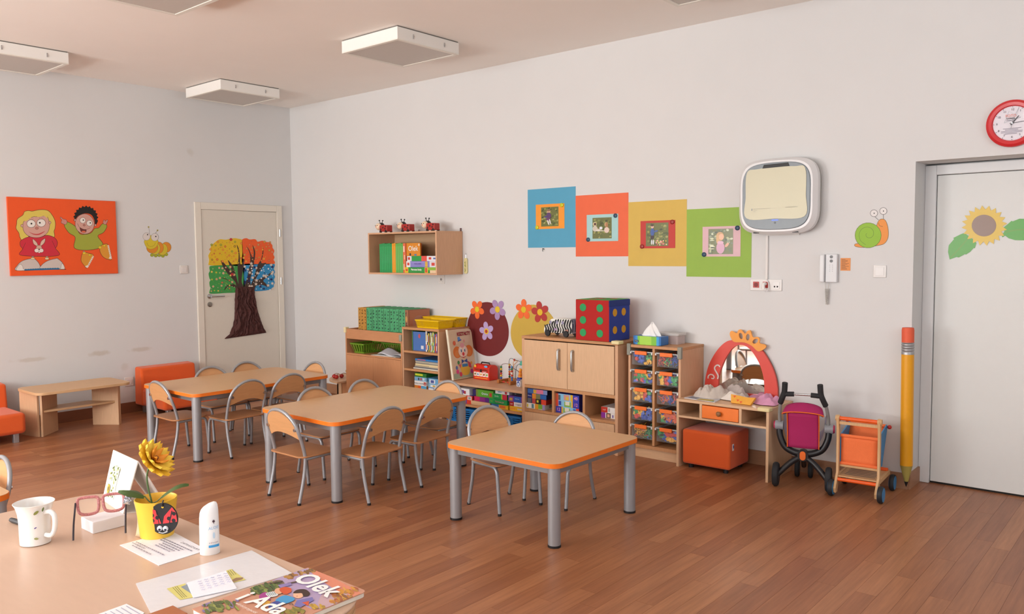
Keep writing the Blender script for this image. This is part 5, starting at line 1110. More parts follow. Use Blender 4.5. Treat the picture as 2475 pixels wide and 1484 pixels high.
# ------------------------------------------------------------------ doll stroller
t = thing('doll_stroller', 'doll stroller with magenta seat and black frame beside the vanity desk', 'toy stroller', (5.94, -.29, 0), R(14)); t.scale = (1, 1, 1.075)
def T(nm, pts, r_, m_, par=t, n=10, sm=True): return obj(nm, M().tube(smooth2(pts, False, 5) if sm else pts, r_, n), m_, par, smooth=True)
BP = mat('#1d1d20', .35, var=.05)
def wheel(nm, x, y, r_, wd, m_, par, hub=None):
    o = obj(nm, M().lathe([(r_*.55, -wd/2), (r_*.9, -wd/2), (r_, -wd*.25), (r_, wd*.25), (r_*.9, wd/2), (r_*.55, wd/2)], 24, (x, y, r_), 'x'), m_, par, smooth=True)
    if hub: obj('hub_cap', M().lathe([(r_*.6, -wd/2-.002), (r_*.6, wd/2+.002)], 20, (x, y, r_), 'x'), hub, o, smooth=True)
    return o
for s in (-1, 1):
    wheel('rear_wheel', s*.158, -.115, .072, .034, RUBBER, t, mat('#2c2c30', .5)); wheel('front_wheel', s*.042-.02, .175, .055, .026, RUBBER, t, mat('#2c2c30', .5))
    T('axle_strut', [(0, -.06, .185), (s*.07, -.08, .145), (s*.15, -.115, .070)], .0175, BP)
    T('frame_arm', [(0, -.06, .195), (s*.06, -.055, .203), (s*.115, -.05, .232), (s*.144, -.045, .29), (s*.150, -.04, .34)], .020, BP)
    obj('joint', M().lathe([(.028, -.025), (.028, .025)], 18, (s*.150, -.04, .355), 'x'), mat('#8f9196', .4), t, smooth=True); obj('joint_cap', M().lathe([(.026, .025*s), (.022, .034*s)], 18, (s*.150, -.04, .355), 'x'), mat('#b02650', .4), t, smooth=True)
    T('push_bar', [(s*.147, -.04, .36), (s*.146, -.07, .43), (s*.135, -.11, .50), (s*.118, -.14, .535)], .011, mat('#9a9b99', .45, .2))
    T('grip', [(s*.135, -.125, .505), (s*.118, -.145, .545), (s*.108, -.15, .575), (s*.104, -.16, .63)], .0175, RUBBER); T('grip_arm', [(s*.108, -.15, .562), (s*.05, -.15, .565)], .0145, RUBBER, sm=False)
T('handle_bar', [(-.06, -.15, .565), (.06, -.15, .565)], .007, CHROME, sm=False); T('front_strut', [(0, -.06, .17), (-.01, .06, .12), (-.02, .165, .075)], .016, BP)
obj('hub', M().lathe([(.034, -.024), (.034, .024)], 20, (0, -.06, .19), 'y'), BP, t, smooth=True); obj('hub_button', M().prism(rrect(-.018, .018, .163, .217, .017), -.091, -.083, 'y'), mat('#ec6f24', .4), t, bevel=.002)
MAG = mat('#a81f5c', .85, var=.07, scale=200, bump=.25); PIP = mat('#e5671f', .6)
def seatback(u, v): x = (-.095+.19*u)*(1-.0*v); z = .235+.21*v; return (x, -.075-.012*sin(pi*u)-.03*v+.01*sin(pi*v), z)
sb = obj('seat_back', M().grid(seatback, 10, 10), MAG, t, smooth=True, fix=False); sb.modifiers.new('thick', 'SOLIDIFY').thickness = .02
for u in (0, 1): T('piping', [tuple(Vector(seatback(u, k/6))+Vector((0, -.004, 0))) for k in range(7)], .0035, PIP)
def hood(u, v): a = pi*u; return (-.125*cos(a)*(1-.1*v), -.112-.01*sin(a)+.05*v, .438+.018*sin(a)*1+.05*v*(1-.4*v)+.02*sin(a)*v)
hb = obj('hood', M().grid(hood, 16, 6), MAG, t, smooth=True, fix=False); hb.modifiers.new('thick', 'SOLIDIFY').thickness = .012
T('piping', [tuple(Vector(hood(k/12, 0))+Vector((0, -.004, 0))) for k in range(13)], .0035, PIP)
obj('seat_shell', M().grid(lambda u, v: (-.125*cos(pi*u), -.05+.13*v, .42-.19*sin(pi*u)**.6*(1-.3*v)), 16, 6), mat('#a9a4b8', .7), t, smooth=True, fix=False)
# ------------------------------------------------------------------ toy shopping cart
t = thing('toy_shopping_cart', 'wooden toy shopping cart with orange fabric basket beside the giant pencil', 'toy cart', (6.292, -.255, 0), R(4)); t.scale = (1, 1, 1.03)
MAP = wood('#d2a878', 'z'); OW = mat('#ee5f1c', .4, var=.03); BL = mat('#2f86bd', .45); OC = mat('#f47a42', .8, var=.06, scale=150, bump=.2)
for s in (-1, 1):
    obj('side_frame', M().prism([(-.185, .025), (-.150, .025), (-.105, .13), (-.108, .40), (-.10, .47), (-.125, .485), (-.15, .47), (-.135, .40), (-.132, .14), (-.195, .055)][::1], s*.118-.008, s*.118+.008, 'x'), MAP, t, bevel=.003)
    obj('base_rail', M().box(s*.118-.008, s*.118+.008, -.13, .165, .098, .125), MAP, t, bevel=.002)
    obj('basket_side', M().prism([(-.10, .18), (.0, .18), (.125, .39), (.115, .41), (-.10, .365)], s*.108-.004, s*.108+.004, 'x'), BL, t, bevel=.002)
    for y in (-.165, .155):
        o = wheel('wheel', s*.142, y, .050, .028, mat('#1e2227', .6), t); obj('hub_disc', M().lathe([(.041, -.0155), (.041, .0155)], 22, (s*.142, y, .050), 'x'), BL, o, smooth=True)
    obj('peg', M().sphere((s*.125, .118, .395), .013, 12, 8), mat('#b3211c', .35), t, smooth=True)
def rod(nm, y, z, r_, m_, wd=.125): obj(nm, M().cyl((-wd, y, z), (wd, y, z), r_, n=14), m_, t, smooth=True)
rod('push_handle', -.128, .465, .012, OW, .12); rod('rear_bar', -.145, .10, .011, OW, .118); rod('front_bar', .135, .13, .011, OW, .118); rod('basket_rod', -.098, .357, .010, OC, .108); rod('basket_rod', .115, .40, .010, OC, .108); rod('basket_rod', -.098, .19, .010, OC, .108)
for s in (-1, 1): obj('end_cap', M().lathe([(.018, -.012), (.018, .012)], 16, (s*.120, -.128, .465), 'x'), MAP, t, smooth=True)
obj('cross_slat', M().box(-.118, .118, -.135, -.12, .43, .447), MAP, t); obj('cross_slat', M().box(-.118, .118, -.105, -.09, .17, .182), MAP, t)
for nm, a, b in (('fabric_back', (-.098, .357), (-.098, .19)), ('fabric_floor', (-.098, .19), (.0, .20)), ('fabric_front', (.0, .20), (.115, .40))):
    obj(nm, M().grid(lambda u, v: (-.105+.21*u, a[0]+(b[0]-a[0])*v+.006*sin(pi*v)*sin(pi*u), a[1]+(b[1]-a[1])*v), 6, 6), OC, t, smooth=True, fix=False).modifiers.new('thick', 'SOLIDIFY').thickness = .003
pl = obj('tray_board', M().box(-.110, .110, -.14, .13, .114, .122), MAP, t)
for k in range(5): obj('slot', M().box(-.085, .09, -.09+.036*k, -.078+.036*k, .1218, .1224), mat('#6f6660', .8), pl)
# ------------------------------------------------------------------ things on the left wall
t = thing('wall_panel_picture', 'orange wall panel with two cartoon children', 'picture', (0, 0, 0))
o = obj('panel', M().box(0, .021, -2.884, -1.969, 1.343, 2.023), mat('#ea561c', .6, var=.03), t, bevel=.003)
PO = '#ea561c'; K = '#3a2418'
fg = on_left(crop(20, 470, 290, 670, 2003, 1484), .0212); L3 = lambda a, b, d: (.0212+d, a, b)
A = Art(fg, L3, .0003, .00002)
SK = '#cf9f92'
A.poly([(430, 300), (560, 275), (700, 285), (780, 360), (840, 480), (840, 600), (820, 660), (830, 750), (790, 765), (700, 745), (500, 700), (380, 730), (340, 815), (250, 825), (205, 760), (190, 690), (140, 610), (150, 530), (165, 440), (260, 370), (290, 310), (360, 290)], '#d8c258', True, K, 7)
A.poly([(370, 760), (560, 770), (690, 730), (820, 770), (880, 850), (870, 930), (850, 970), (910, 1090), (560, 1110), (210, 1085), (255, 980), (215, 920), (225, 830)], '#c8283a', True, K, 7)
A.line([(310, 865), (255, 985)], 6, K, smooth=False); A.line([(785, 830), (850, 970)], 6, K, smooth=False)
A.poly([(260, 560), (300, 460), (450, 400), (500, 400), (680, 390), (730, 480), (740, 580), (690, 700), (560, 770), (400, 760), (290, 680)], SK, True, K, 6)
A.ell(245, 560, 22, 24, SK, line=K, lw=5); A.ell(745, 505, 22, 24, SK, line=K, lw=5)
A.poly([(290, 480), (380, 440), (455, 375), (540, 405), (640, 385), (700, 430), (660, 340), (500, 320), (330, 360)], '#d8c258', True)
for cx, cy, px in ((410, 525, 415), (590, 510, 565)): A.ell(cx, cy, 78, 70, '#e6e0d8', line=K, lw=6); A.ell(px, cy-2, 16, 16, '#15110e', n=12); A.line([(cx-30, cy-80), (cx-35, cy-100)], 4, K, smooth=False); A.line([(cx, cy-80), (cx, cy-100)], 4, K, smooth=False); A.line([(cx+25, cy-75), (cx+32, cy-95)], 4, K, smooth=False)
A.ell(512, 605, 30, 22, '#b9786a', line=K, lw=4); A.poly([(365, 665), (440, 700), (540, 705), (660, 655), (560, 722), (450, 718)], '#c03a3e', True)
for a in (((440, 800), (510, 860), (530, 920), (500, 920), (450, 880)), ((660, 790), (590, 840), (570, 920), (605, 910), (650, 860))): A.poly(list(a), '#d8b8a4', True, K, 5)
A.ell(550, 955, 50, 45, '#cfa894', line=K, lw=4); A.ell(510, 1005, 42, 36, '#e6ddd4', line=K, lw=4); A.ell(590, 1005, 42, 36, '#e6ddd4', line=K, lw=4); A.ell(553, 985, 16, 12, '#5a3a34', n=10); A.rect(540, 1030, 568, 1048, '#eee8e0')
for s, xs in ((0, (145, 585)), (1, (595, 1005))):
    a, b = xs; A.poly([(a, 1362-s*25), (a+20 if s == 0 else a, 1270), (a+110, 1190), (a+260, 1150), (b-120, 1150), (b-40 if s == 0 else b-30, 1230), (b, 1330), (b, 1350-s*5)], '#c9bdb6', True, K, 6)
A.poly([(148, 1360), (170, 1290), (215, 1250), (255, 1285), (265, 1330), (290, 1345), (285, 1362)], '#e2dcd4', True, K, 4); A.poly([(1005, 1335), (1000, 1280), (965, 1235), (945, 1290), (940, 1325), (915, 1335)], '#e2dcd4', True, K, 4)
A.poly([(288, 1340), (590, 1325), (915, 1318), (915, 1345), (590, 1358), (288, 1362)], '#1f6a98')
for k in range(14): A.rect(310+44*k, 1333-1.6*k, 318+44*k, 1352-1.6*k, '#134a6a')
for x in (438, 692): A.rect(x-16, 1108, x+16, 1140, '#9a8a80'); A.ell(x, 1150, 38, 20, '#e0cf9a', line=K, lw=4)
A.build('girl_figure', t)
A = Art(fg, L3, .0003, .00002)
A.poly([(1050, 490), (1200, 570), (1280, 700), (1370, 715), (1480, 690), (1550, 610), (1620, 600), (1690, 525), (1770, 560), (1710, 680), (1605, 745), (1695, 880), (1640, 960), (1400, 1000), (1185, 960), (1200, 770), (1090, 690), (1005, 560)], '#9fa63a', True, K, 7, 4)
A.poly([(1055, 490), (1030, 540), (990, 530), (950, 510), (950, 480), (960, 460), (930, 420), (945, 405), (985, 440), (1030, 450)], '#c98a80', True, K, 5); A.poly([(1700, 515), (1745, 540), (1785, 470), (1765, 455), (1740, 480), (1725, 455), (1705, 470)], '#c98a80', True, K, 5)
hp = []
for k in range(26):
    a = R(160+(215)*k/25); rr_ = 225 if k % 2 else 200; hp.append((1390+rr_*cos(a), 420+rr_*.98*sin(a)))
hp += [(1560, 555), (1540, 450), (1480, 360), (1370, 340), (1260, 380), (1200, 450), (1180, 430)]
A.poly(hp, '#100e0d', True, n=3)
A.ell(1370, 530, 172, 182, SK, -8, line=K, lw=6); A.ell(1195, 460, 16, 22, SK, line=K, lw=5); A.ell(1562, 550, 18, 20, SK, line=K, lw=5)
for cx, cy, px, py in ((1335, 465, 1345, 460), (1455, 515, 1470, 510)): A.ell(cx, cy, 52, 52, '#e6e0d8', line=K, lw=5); A.ell(px, py, 12, 13, '#15110e', n=10)
A.ell(1360, 550, 20, 18, '#b9786a', line=K, lw=4); A.line([(1240, 520), (1280, 590), (1380, 630), (1475, 595)], 5, K)
A.poly([(1285, 595), (1340, 625), (1395, 630), (1390, 675), (1340, 685), (1300, 660)], '#6a2a26', True, K, 4); A.ell(1350, 668, 38, 16, '#d86a4a', n=12)
for pts, w1, w2 in (([(1330, 1060), (1365, 1035), (1460, 1060), (1525, 1100), (1410, 1310), (1370, 1285), (1310, 1200), (1310, 1120)], (1525, 1105), (1415, 1310)), ([(1640, 960), (1690, 900), (1790, 905), (1850, 1150), (1790, 1165), (1700, 1120), (1650, 1040)], (1790, 910), (1845, 1155))):
    A.poly(pts, '#d9952e', True, K, 6); A.line([w1, w2], 26, '#e8e2da', smooth=False)
    for k in range(7): A.ell(w1[0]+(w2[0]-w1[0])*(k+.5)/7, w1[1]+(w2[1]-w1[1])*(k+.5)/7, 9, 9, '#c89a3a', n=6)
for cx, cy, r_ in ((1360, 1050, 30), (1460, 1085, 24), (1645, 950, 30), (1720, 920, 24)): A.ell(cx, cy, r_, r_*.8, '#e0c52e', line='#8a6a1a', lw=4, n=14)
A.poly([(1375, 1290), (1415, 1270), (1440, 1290), (1412, 1318)], '#e8e2da'); A.poly([(1800, 1150), (1825, 1100), (1850, 1155)], '#e8e2da'); A.rect(1345, 1010, 1365, 1040, '#9a8a80')
A.build('boy_figure', t)
t = thing('caterpillar_sticker', 'yellow and orange caterpillar sticker between the orange panel and the tree door', 'wall sticker')
A = Art(on_left(crop(340, 530, 480, 680, 1385, 1484)), LEFT3, .0008); G2 = '#7a6a30'
for x, y in ((270, 855), (360, 868), (445, 860), (530, 875), (610, 840)): A.ell(x, y, 42, 38, '#a3ab2c', line=G2, lw=5)
for cx, cy, rx, ry, c in ((610, 670, 118, 125, '#dc8a26'), (520, 720, 122, 138, '#d0bb30'), (430, 680, 118, 140, '#dc8a26'), (345, 700, 122, 142, '#d0bb30'), (275, 680, 138, 132, '#dc8a26')): A.ell(cx, cy, rx, ry, c, line=G2, lw=5)
A.poly([(95, 500), (240, 385), (405, 500), (408, 580), (360, 670), (250, 718), (150, 680), (92, 580)], '#d6c02e', True, G2, 5); A.line([(145, 555), (180, 630), (250, 648), (320, 625), (350, 555)], 7, '#9a8420')
A.line([(205, 345), (205, 280), (190, 200)], 7, '#8a8480'); A.line([(345, 340), (395, 275)], 7, '#8a8480', smooth=False); A.ell(188, 185, 20, 20, '#a89a50'); A.ell(402, 265, 20, 20, '#a89a50')
for cx, cy, px, py in ((138, 412, 163, 368), (335, 428, 360, 412)): A.ell(cx, cy, 88, 92, '#dcd4ce', line='#8a8480', lw=6); A.ell(px, py, 15, 18, '#1a1614', n=10)
A.build('print', t)
def lplate(name, label, cat, y, z):
    t = thing(name, label, cat, (0, y, z)); obj('plate', M().box(0, .008, -.042, .042, -.042, .042), mat('#e0dad4', .4, var=.01), t, bevel=.003); obj('rocker', M().box(.007, .011, -.025, .025, -.025, .025), mat('#e4deda', .4, var=.01), t, bevel=.001)
lplate('light_switch', 'white light switch left of the tree door', 'switch', -1.307, 1.367); lplate('wall_socket', 'white wall socket low beside the orange armchair', 'socket', -1.90, .30)
# paper tree on door_1
t = thing('paper_tree', 'paper tree with four coloured seasons and crepe trunk on the white door', 'wall decoration')
DX = .0145; ftz = on_left(crop(500, 560, 690, 740, 1566, 1484), DX); T3 = lambda a, b, d: (DX+d, a, b)
quads = [('canopy_yellow', '#e3bb22', [(60, 670), (40, 610), (45, 560), (30, 480), (50, 430), (75, 380), (75, 310), (120, 250), (200, 180), (270, 150), (360, 160), (430, 150), (540, 130), (620, 140), (700, 180), (712, 400), (722, 662), (400, 668)], ((60, 690), (200, 640)), ['#d4502a', '#e0762e', '#c03028', '#6a9a2a', '#8a6a1a', '#d9862e']),
         ('canopy_orange', '#ee5f22', [(712, 650), (705, 420), (698, 190), (722, 145), (790, 130), (850, 155), (960, 150), (1010, 200), (1100, 180), (1170, 205), (1250, 215), (1300, 270), (1305, 320), (1340, 380), (1320, 450), (1345, 510), (1325, 560), (1350, 600), (1315, 645), (1000, 648)], ((720, 1310), (190, 620)), ['#d0703a', '#b98a3a', '#d86a5a', '#c8503a', '#e8b03a', '#c07a5a']),
         ('canopy_green', '#3f9a48', [(90, 680), (50, 720), (60, 780), (35, 840), (55, 940), (75, 960), (50, 1010), (60, 1090), (75, 1120), (55, 1180), (80, 1235), (400, 1220), (590, 1205), (740, 1110), (735, 880), (726, 662), (400, 665)], ((80, 560), (700, 1190)), ['#e8c83a', '#c9a88a', '#c04048', '#8ab83a', '#d8b0a0', '#58c070']),
         ('canopy_blue', '#2b8cc0', [(733, 1110), (730, 880), (722, 655), (1000, 645), (1312, 640), (1350, 680), (1330, 740), (1355, 800), (1335, 850), (1355, 900), (1330, 960), (1350, 1010), (1330, 1060), (1320, 1110), (1230, 1160), (980, 1185), (850, 1150)], ((740, 1320), (660, 1160)), ['#e6e6ea', '#e6e6ea', '#dfe4ea', '#1f2a6a', '#c9b08a', '#1f4a8a'])]
for nm, col, outl, ((xa, xb), (ya, yb)), pal in quads:
    m = M(); m.prism([ftz(*p) for p in smooth2(outl, True, 4)], DX-.0005, DX+.003, 'x'); obj(nm, m, mat(col, .6, var=.04), t)
BR = '#3f2a20'
A = Art(ftz, T3, .0032, .00001)
for pts in ([(620, 1120), (560, 1000), (450, 880), (330, 720), (280, 600), (275, 575), (310, 590), (370, 660), (420, 720), (500, 800), (560, 920), (640, 1080)], [(590, 1100), (560, 960), (520, 850), (470, 720), (430, 620), (415, 565), (470, 620), (520, 700), (560, 820), (600, 960), (640, 1100)],
            [(640, 1100), (620, 900), (610, 700), (630, 450), (590, 260), (635, 350), (655, 520), (665, 650), (690, 660), (725, 545), (745, 560), (735, 640), (700, 860), (690, 1000), (735, 1110)],
            [(740, 1120), (790, 950), (830, 760), (860, 600), (850, 430), (785, 280), (840, 360), (880, 460), (920, 510), (930, 400), (905, 260), (950, 360), (960, 450), (940, 600), (900, 800), (860, 960), (870, 1120)],
            [(850, 1130), (930, 920), (1010, 660), (1080, 540), (1120, 320), (1120, 440), (1080, 620), (1180, 620), (1110, 700), (1020, 850), (960, 980), (1080, 920), (1180, 880), (1310, 780), (1240, 880), (1120, 970), (1180, 1040), (1215, 1105), (1100, 1060), (980, 1080), (940, 1150)],
            [(590, 1130), (500, 1040), (400, 960), (275, 920), (380, 935), (480, 1010), (600, 1090)], [(560, 1110), (460, 1080), (380, 1130), (340, 1175), (370, 1100), (450, 1050), (560, 1070)]): A.poly(pts, BR, True, n=3)
A.build('branches', t)
A = Art(ftz, T3, .0036, .000004); q = random.Random(21)
for nm, col, outl, ((xa, xb), (ya, yb)), pal in quads:
    pts = []
    for k in range(900):
        x, y = q.uniform(xa, xb), q.uniform(ya, yb); r_ = q.choice((10, 14, 20, 26, 30))
        if nm == 'canopy_yellow' and (x-80)+(y-180)*1.6 < 130: continue
        if any(hypot(x-a, y-b) < r_+c+5 for a, b, c in pts): continue
        if len(pts) > 62: break
        pts.append((x, y, r_))
    for x, y, r_ in pts:
        c = pal[q.randrange(6)]
        if nm == 'canopy_blue':
            if r_ >= 26: A.star(x, y, r_*1.25, '#e2d2c2' if q.random() < .6 else '#151a5a', 5 if q.random() < .6 else 6)
            else: A.ell(x, y, r_*.8, r_*.8, pal[q.randrange(3)] if q.random() < .8 else '#1f2a6a', n=9)
        elif r_ >= 20: A.flower(x, y, r_, c, '#e8b03a' if c != '#e8c83a' else '#e0d0a0')
        else: A.ell(x, y, r_*.6, r_*.6, c, n=7)
for x, y in ((880, 635), (850, 815), (1000, 825), (985, 970), (850, 1090), (1170, 885), (1305, 805), (1215, 1070)): A.star(x, y, 40, '#dccab8', 5)
for x, y in ((945, 710), (1300, 700), (1280, 950), (1060, 1090), (755, 1000)): A.star(x, y, 34, '#14185a', 6, .5)
A.flower(475, 155, 36, '#b8242a', '#d84a3a'); A.flower(500, 850, 38, '#b0202a', '#c03a3a')
A.build('blossoms', t)
ftr = crop(460, 470, 720, 840, 1043, 1484); fl2 = on_left(ftr, DX)
def trunk(u, v):
    # v 0 top .. 1 bottom
    xl = 440-15*v-65*max(0, v-.6)**1.5*4+(-5 if v < .9 else -30*(v-.9)*10); xr = 620+20*v+95*v**2.2
    x = xl+(xr-xl)*u; y = 895+(505-60*u)*v
    a, b = fl2(x+6*NZ3.noise((u*9, v*14, 3)), y); fold = abs(NZ3.noise((u*10+1.5*NZ3.noise((u*3, v*5, 1)), v*3.2, 7)))
    e = min(1, min(u, 1-u)*12, min(v, 1-v)*18+.2)
    return (DX+.003+(.012+.05*fold+.012*NZ3.noise((u*30, v*22, 2)))*e*.8, a, b)
obj('crepe_trunk', M().grid(trunk, 60, 70), mat('#4a2420', .8, var=.35, scale=18, bump=.4), t, smooth=True, fix=False)
# ------------------------------------------------------------------ teacher's desk in front
ZD = .76
t = thing('teacher_desk', 'large light wooden teacher desk in the foreground', 'desk', (5.87, -4.70, 0))
DT = mat('#cfae96', .33, var=.05, scale=6, stretch=(2, 9, 9), spec=.5)
def droot(x): return x
top = rrect(-.655, .655, -.37, .365, .12, 10)
obj('desktop', M().prism(top, ZD-.006, ZD), DT, t, smooth=True, bevel=.002)
for k in range(4): obj('edge_layer', M().prism(rrect(-.653+.001*(k % 2), .653-.001*(k % 2), -.368, .363-.001*(k % 2), .12, 10), ZD-.0135-.0075*k, ZD-.0065-.0075*k), wood(['#d8ae84', '#caa078'][k % 2], 'x'), t, smooth=True)
for s in (-1, 1): obj('side_panel', M().box(s*.58-.012, s*.58+.012, -.33, .33, 0, ZD-.036), mat('#e0d8cc', .5), t, bevel=.002)
obj('modesty_panel', M().box(-.568, .568, .30, .316, .2, ZD-.036), DT, t)
Zt = lambda cr, z: (lambda a, b: (lambda p: (p.x, p.y))(at(*cr(a, b), 2, z)))
FL3 = lambda z: (lambda a, b, d: (a, b, z+d))
# mug
t = thing('porcelain_mug', 'white porcelain mug with small painted flowers on the desk', 'mug', (5.565, -4.675, ZD), R(0))
CER = mat('#f3f1ee', .12, var=.01)
prof = [(.03, .0), (.036, .002), (.0365, .02), (.037, .06), (.039, .082), (.044, .100), (.0485, .108), (.047, .1085), (.0425, .100), (.0375, .082), (.0355, .06), (.035, .01), (.001, .008)]
obj('body', M().lathe(prof, 40), CER, t, smooth=True)
hd = rgt.copy(); hd.z = 0; hd.normalize(); toc = (CAM-Vector((5.565, -4.675, .8))); toc.z = 0; toc.normalize(); hdir = (hd*.85+toc*.45).normalized()
obj('handle', M().tube(smooth2([tuple(hdir*r_+Vector((0, 0, z))) for r_, z in ((.038, .085), (.058, .088), (.07, .075), (.068, .045), (.056, .027), (.037, .026))], False, 5), .0062, 10), CER, t, smooth=True)
def onmug(ang, z, d):
    r_ = .0371+max(0, z-.06)*.12; v = toc*cos(ang)+hd*sin(ang); return v*(r_+d)+Vector((0, 0, z))
def mugdot(ang, z, ra, rz_, c, rot=0):
    A = Art(ID, lambda a, b, d: tuple(onmug(ang+a/.039, z+b, .0006+d))); A.ell(0, 0, ra, rz_, c, rot, n=10); A.build('painted_motif', t)
for ang, z, ra, rz_, c, ro in ((-.3, .055, .0075, .0055, '#b85ab0', 0), (-.45, .058, .004, .005, '#c86ac0', 0), (.1, .09, .008, .0035, '#7a7a34', 40), (.55, .098, .006, .003, '#6a7a4a', 70), (.05, .022, .006, .003, '#8a8a50', 0), (-.4, .088, .002, .002, '#6a6a5a', 0), (-.35, .03, .002, .002, '#6a6a5a', 0), (.02, .05, .004, .0015, '#5a4a8a', 30), (-.25, .012, .002, .002, '#6a7a5a', 0)): mugdot(ang, z, ra, rz_, c, ro)
o = obj('marker_pen', M().tube([(0, 0, .007), (.012, 0, .007), (.10, 0, .007), (.115, 0, .007)], [.006, .007, .007, .004], 12), mat('#26282c', .4), None, smooth=True); o.location = (5.33, -4.655, ZD); o.rotation_euler = (0, 0, R(8)); tag(o, 'black marker pen lying behind the mug', 'pen')
# note block and glasses
c0 = Vector((5.614, -4.552)); cl = Vector((5.54, -4.552)); cr2 = Vector((5.625, -4.468))
bx_ = (cl-c0).normalized()
o = obj('note_block', M().box(0, .074, -.088, 0, 0, .032), mat('#f1eff4', .55, var=.015), None, bevel=.002); o.location = (c0.x, c0.y, ZD); o.rotation_euler = (0, 0, atan2(bx_.y, bx_.x)); tag(o, 'white note block under the reading glasses', 'note block')
t = thing('reading_glasses', 'reading glasses with red and white speckled frame, standing on the note block', 'glasses', (0, 0, 0))
gl, gr = Vector((5.560, -4.572, .832)), Vector((5.612, -4.460, .834)); gx_ = (gr-gl); gw = gx_.length; gx_.normalize()
upg = Vector((0, 0, 1)) - toc*.0; upg = (Vector((0, 0, 1))*.94 + Vector((-.3, .12, 0))).normalized()
def GP3(a, b): return tuple(gl+gx_*(a*gw)+upg*b)
RED = mat('#ea8486', .35, var=.75, scale=260)
for s in (0, 1):
    cx = .25 if s == 0 else .75
    loop = smooth2([(cx-.21, .010), (cx-.17, .017), (cx, .018), (cx+.16, .016), (cx+.2, .009), (cx+.2, -.010), (cx+.16, -.024), (cx, -.028), (cx-.15, -.024), (cx-.2, -.012)], True, 4)
    obj('rim', M().tube([GP3(*p) for p in loop], .0040, 8, closed=True), RED, t, smooth=True)
    obj('lens', M().add([GP3(*p) for p in loop], [tuple(range(len(loop)))]), mat('#ffffff', .02, var=0, alpha=.10, spec=.6), t, fix=False)
obj('bridge', M().tube([GP3(.44, .004), GP3(.5, .009), GP3(.56, .004)], .003, 8), RED, t, smooth=True)
for p, tip in ((0, Vector((5.632, -4.609, ZD+.003))), (1, Vector((5.682, -4.496, ZD+.003)))):
    a = gl if p == 0 else gr; mid = a*.35+tip*.65+Vector((.004, -.002, .012))
    obj('temple', M().tube(smooth2([tuple(a+upg*.006), tuple(a*.72+tip*.28+Vector((0, 0, .009))), tuple(mid), tuple(tip)], False, 5), .0024, 8), mat('#2a2230', .35), t, smooth=True)
# desk calendar
t = thing('desk_calendar', 'white tent calendar with sunflower picture standing at the back of the desk', 'calendar', (0, 0, 0))
A0, B0 = Vector((5.300, -4.400, ZD)), Vector((5.470, -4.405, ZD)); R0, R1 = Vector((5.345, -4.365, .915)), Vector((5.515, -4.372, .905)); K0, K1 = Vector((5.34, -4.285, ZD)), Vector((5.50, -4.29, ZD))
R0, R1 = Vector((5.36, -4.378, .917)), Vector((5.535, -4.386, .912)); A0, B0 = Vector((5.318, -4.398, ZD)), Vector((5.505, -4.42, ZD)); K0, K1 = Vector((5.38, -4.29, ZD)), Vector((5.56, -4.315, ZD))
def slab(p, q, r_, s_, th): 
    n_ = (q-p).cross(s_-p).normalized()*th; return M().add([p, q, r_, s_, p+n_, q+n_, r_+n_, s_+n_], [(0, 1, 2, 3), (7, 6, 5, 4), (0, 4, 5, 1), (1, 5, 6, 2), (2, 6, 7, 3), (3, 7, 4, 0)])
obj('front_card', slab(A0, B0, R1, R0, .003), mat('#f3f0e6', .6, var=.02), t); obj('back_card', slab(K0, K1, R1, R0, .003), mat('#d9cfc8', .6, var=.02), t); obj('base_card', slab(A0, B0, K1, K0, .002), mat('#d9cfc4', .6), t)
nf = (B0-A0).cross(R0-A0).normalized(); nf = nf if nf.dot(CAM-A0) > 0 else -nf
A = Art(ID, lambda a, b, d: tuple(A0+(B0-A0)*a+(R0-A0)*b+nf*(.0035+d)))
A.rect(.1, .12, .48, .75, '#dfe8d8'); q = random.Random(2)
for k in range(60): A.ell(.14+.3*q.random(), .12+.62*q.random(), .02, .025, ['#a8b04a', '#7a8a3a', '#d8cf8a', '#c9d0b0', '#e0e8e0', '#5a6a30'][q.randrange(6)], n=7)
A.ell(.2, .28, .06, .09, '#c8a83a', n=10); A.ell(.2, .28, .03, .045, '#6a5a2a', n=8)
for r_ in range(7):
    for c_ in range(6): A.rect(.55+.06*c_, .2+.075*r_, .58+.06*c_, .22+.075*r_, '#d8d4cc')
A.build('page_print', t)
# flower pot
pc = Vector((5.756, -4.446, ZD))
t = thing('flower_pot', 'yellow plastic pot holding the artificial orange flower', 'flower pot', pc)
YP = mat('#f6c644', .38, var=.02)
obj('pot', M().lathe([(.037, 0), (.042, .002), (.0435, .02), (.0475, .06), (.0525, .098), (.0535, .101), (.0515, .1015), (.0495, .095), (.045, .06), (.041, .02), (.001, .012)], 40), YP, t, smooth=True)
t = thing('artificial_flower', 'artificial orange-yellow flower with two green leaves in the yellow pot', 'flower', pc)
tow = toc
stem = [Vector((-.005, 0, .012)), Vector((-.01, .0, .07)), Vector((-.018, -.004, .12)), Vector((-.022, -.006, .165)), Vector((-.008, 0, .19))]
GS = mat('#4f6a3c', .5)
stem = [hd*a+Vector((0, 0, z)) for a, z in ((-.004, .012), (-.010, .08), (-.020, .13), (-.021, .165), (-.010, .195), (-.004, .202))]
obj('stem', M().tube(smooth2([tuple(p) for p in stem], False, 5), .0024, 8), GS, t, smooth=True)
hc = stem[-1]; ax = (hd*.80+Vector((0, 0, .62))+tow*.12).normalized(); e1 = ax.cross(Vector((0, 0, 1))).normalized(); e2 = ax.cross(e1)
